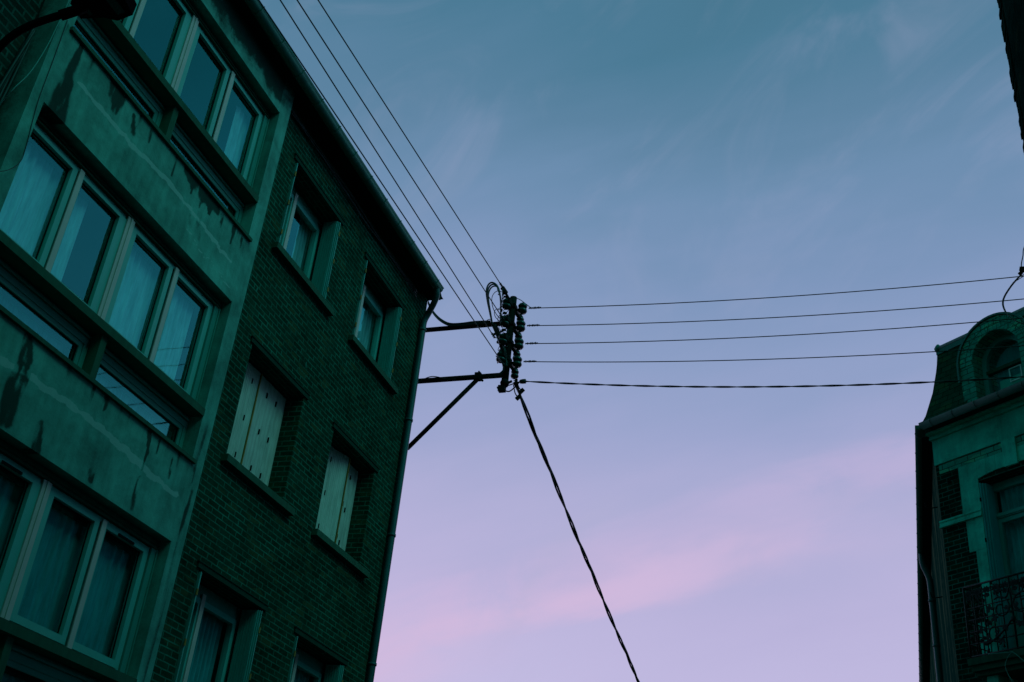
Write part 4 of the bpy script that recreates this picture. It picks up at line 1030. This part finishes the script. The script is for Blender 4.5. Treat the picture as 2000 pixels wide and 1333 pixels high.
for sd in (0.0, 1.5):
    FRt(mb, [(sd, H1, OB), (sd, H1, 0.02)], 0.016)
    for k in range(5): FRt(mb, [(sd, H0+0.17*k, OB), (sd, H0+0.17*k, 0.02)], 0.009)
    for k in range(4): FRt(mb, [(sd, H0-0.03, 0.02+0.16*k), (sd, H1, 0.02+0.16*k)], 0.010)
rail = mb.build('railing', M_iron, hs)
mb = MB()
def leaf(s_, z_, o_, ang, L=0.07, wd=0.024):
    c, d = math.cos(ang), math.sin(ang); q = [(0, 0), (L*0.35, wd), (L*0.7, wd*0.75), (L, 0), (L*0.7, -wd*0.75), (L*0.35, -wd)]
    f1 = [mb.v(*FR(s_+c*a-d*b, z_+d*a+c*b, o_-0.006)) for a, b in q]; f2 = [mb.v(*FR(s_+c*a-d*b, z_+d*a+c*b, o_+0.008)) for a, b in q]
    mb.f(f1); mb.f(f2)
    for i in range(6): mb.f([f1[i], f1[(i+1) % 6], f2[(i+1) % 6], f2[i]])
def leaf_side(sd, z_, o_, ang, L=0.07, wd=0.024):
    c, d = math.cos(ang), math.sin(ang); q = [(0, 0), (L*0.35, wd), (L*0.7, wd*0.75), (L, 0), (L*0.7, -wd*0.75), (L*0.35, -wd)]
    f1 = [mb.v(*FR(sd-0.006, z_+d*a+c*b, o_+c*a-d*b)) for a, b in q]; f2 = [mb.v(*FR(sd+0.008, z_+d*a+c*b, o_+c*a-d*b)) for a, b in q]
    mb.f(f1); mb.f(f2)
    for i in range(6): mb.f([f1[i], f1[(i+1) % 6], f2[(i+1) % 6], f2[i]])
rr = random.Random(3)
for k in range(10):                                          # palmettes along the top band
    for j in range(6): leaf(0.075+0.15*k, H1-0.135, OB, math.radians(15+30*j), 0.085 if 0 < j < 5 else 0.06)
    for j in range(3): leaf(0.075+0.15*k, H1-0.15, OB, math.radians(-60-30*j), 0.07)
def scroll(cx, cz, r, a0, turns, sgn):
    return [FR(cx+sgn*r*(1-0.72*t/24)*math.cos(a0+turns*6.283*t/24), cz+r*(1-0.72*t/24)*math.sin(a0+turns*6.283*t/24), OB+0.012) for t in range(25)]
for sg in (1, -1):
    mb.tube(scroll(0.75-sg*0.17, H0+0.58, 0.17, 1.0, 1.15, -sg), 0.012, 6); mb.tube(scroll(0.75-sg*0.30, H0+0.27, 0.15, 3.6, 1.0, -sg), 0.012, 6)
    mb.tube(curve_pts([FR(0.75-sg*x_, H0+z_, OB+0.012) for x_, z_ in ((0.02, 0.40), (0.12, 0.30), (0.28, 0.20), (0.42, 0.14), (0.52, 0.16))], 5), 0.013, 6)
    mb.tube(curve_pts([FR(0.75-sg*x_, H0+z_, OB+0.012) for x_, z_ in ((0.0, 0.85), (0.06, 0.72), (0.18, 0.74), (0.22, 0.82))], 5), 0.012, 6)
    for x_, z_ in ((0.35, 0.60), (0.30, 0.47), (0.12, 0.33), (0.28, 0.25), (0.45, 0.20), (0.50, 0.34), (0.22, 0.16), (0.40, 0.44), (0.07, 0.55), (0.16, 0.86)):
        for j in range(4): leaf(0.75-sg*x_, H0+z_, OB+0.012, rr.uniform(0, 6.28), rr.uniform(0.06, 0.09), 0.022)
mb.lathe(FR(0.75, H0+0.40, OB+0.0), RN, [(0, .03), (0.01, .045), (.03, .03), (.035, .01)], 10)
for sd in (0.0, 1.5):
    for z_ in (0.12, 0.28, 0.44, 0.60, 0.74, 0.88):
        for o_ in (0.1, 0.26, 0.42):
            for j in range(3): leaf_side(sd, H0+z_, o_, rr.uniform(0, 6.28), rr.uniform(0.06, 0.1))
for s_ in (0.55, 0.95, 0.3, 1.2): mb.lathe(FR(s_, H0+0.10, OB), (0, 0, -1), [(0, .006), (0.03, .012), (.05, .02), (.06, .004)], 8)
mb.build('iron_foliage', M_iron, rail)
# cable loop hanging below the balcony
P = [fr_pt(*p, 0.6) for p in ((1930, 1278), (1952, 1276), (1968, 1275), (1978, 1274), (1990, 1283), (2004, 1296), (2022, 1320))]
mb = MB().tube(curve_pts(P, 5), 0.005, 6)
P = [fr_pt(*p, 0.6) for p in ((1977, 1273), (1968, 1285), (1963.5, 1300), (1968, 1315), (1980, 1335), (1995, 1352))]
mb.tube(curve_pts(P, 5), 0.005, 6)
solo('loose_cable', mb, M_pvc_grey, P[0], 'thin pale cable looping below the iron balcony of the corner house', 'cable')
# ---- bracket of the corner house, mostly past the frame's edge
rb = thing('house_bracket', FR(1.6, 9.5, 0.5), 'black wire bracket on the corner house at the right edge, ending the street wires', 'bracket')
pb2 = rend[2] + Vector((0.12, -0.08, 0))
MB().tube([(pb2.x, pb2.y, 9.4), (pb2.x, pb2.y, 12.3)], 0.045, 10).build('post', M_steel, rb)
for z_ in (9.7, 11.0): MB().tube([(pb2.x, pb2.y, z_), FR(2.4, z_, -0.3)], 0.04, 10).build('arm', M_steel, rb)
for q in rend + [q5]:
    mb = MB().lathe(q-Vector((0, 0, 0.08)), (0, 0, 1), INS, 14); mb.bar(q+Vector((0.0, 0, 0.0)), (pb2.x, pb2.y, q.z), 0.03); mb.build('insulator', M_insul, rb)
c = fr_pt(1997, 531, 0.62); mb = MB(); mb.bar(c+Vector((-0.03, 0, 0.04)), c+Vector((0.12, -0.05, 0.0)), 0.07, 0.07); mb.bar(c+Vector((-0.06, 0, -0.04)), c+Vector((0.05, -0.03, 0.03)), 0.03); mb.build('strain_clamp', M_steel, rb)
mb = MB()
for dx in (0, 1.6): mb.tube(curve_pts([fr_pt(*p, 0.62) for p in ((1998, 533), (1988+dx, 543), (1975+dx, 558), (1962+dx, 578), (1958+dx, 592), (1961+dx, 605), (1970, 617), (1984, 627), (1999, 633), (2020, 636))], 5), 0.009, 6)
for dy in (0, 3): mb.tube(curve_pts([fr_pt(*p, 0.62) for p in ((1978, 553), (1988, 544+dy), (1999, 537+dy), (2010, 534))], 5), 0.006, 6)
mb.tube(curve_pts([fr_pt(*p, 0.62) for p in ((1995, 528), (1995, 515), (1998, 500), (1999, 488), (2004, 475))], 5), 0.008, 6)
solo('jumper_cable', mb, M_wire, fr_pt(1960, 590, 0.62), 'black cable loop drooping over the dormer arch at the right edge', 'cable')
# ================================================================== UPPER RIGHT: NEAR BUILDING EDGE
YN = 9.0; XN = 0.1668*YN + 0.014
nb = thing('brick_building', (XN+2, YN-3, 0), 'nearly black brick building whose edge slants down the upper right corner', 'building')
mb = MB(Frame((XN, 0, 0), (0, 1, 0), (-1, 0, 0)))
mb.box(-8, YN, 0.13, 13.5, -6, 0)
mb.build('wall', M_brick_wall, nb)
mb = MB(Frame((XN, 0, 0), (0, 1, 0), (-1, 0, 0))); z = 4.0; r5 = random.Random(5)
while z < 13.4:
    e = r5.uniform(0.002, 0.016); mb.box(YN-0.2, YN+e, z, z+0.066, -0.2, e); z += 0.078
mb.build('corner_brick', M_brick_wall, nb)
mb = MB(Frame((XN, 0, 0), (0, 1, 0), (-1, 0, 0))).box(-8.2, YN+0.2, 13.5, 13.7, -6.2, 0.2); mb.build('roof', M_roof, nb)
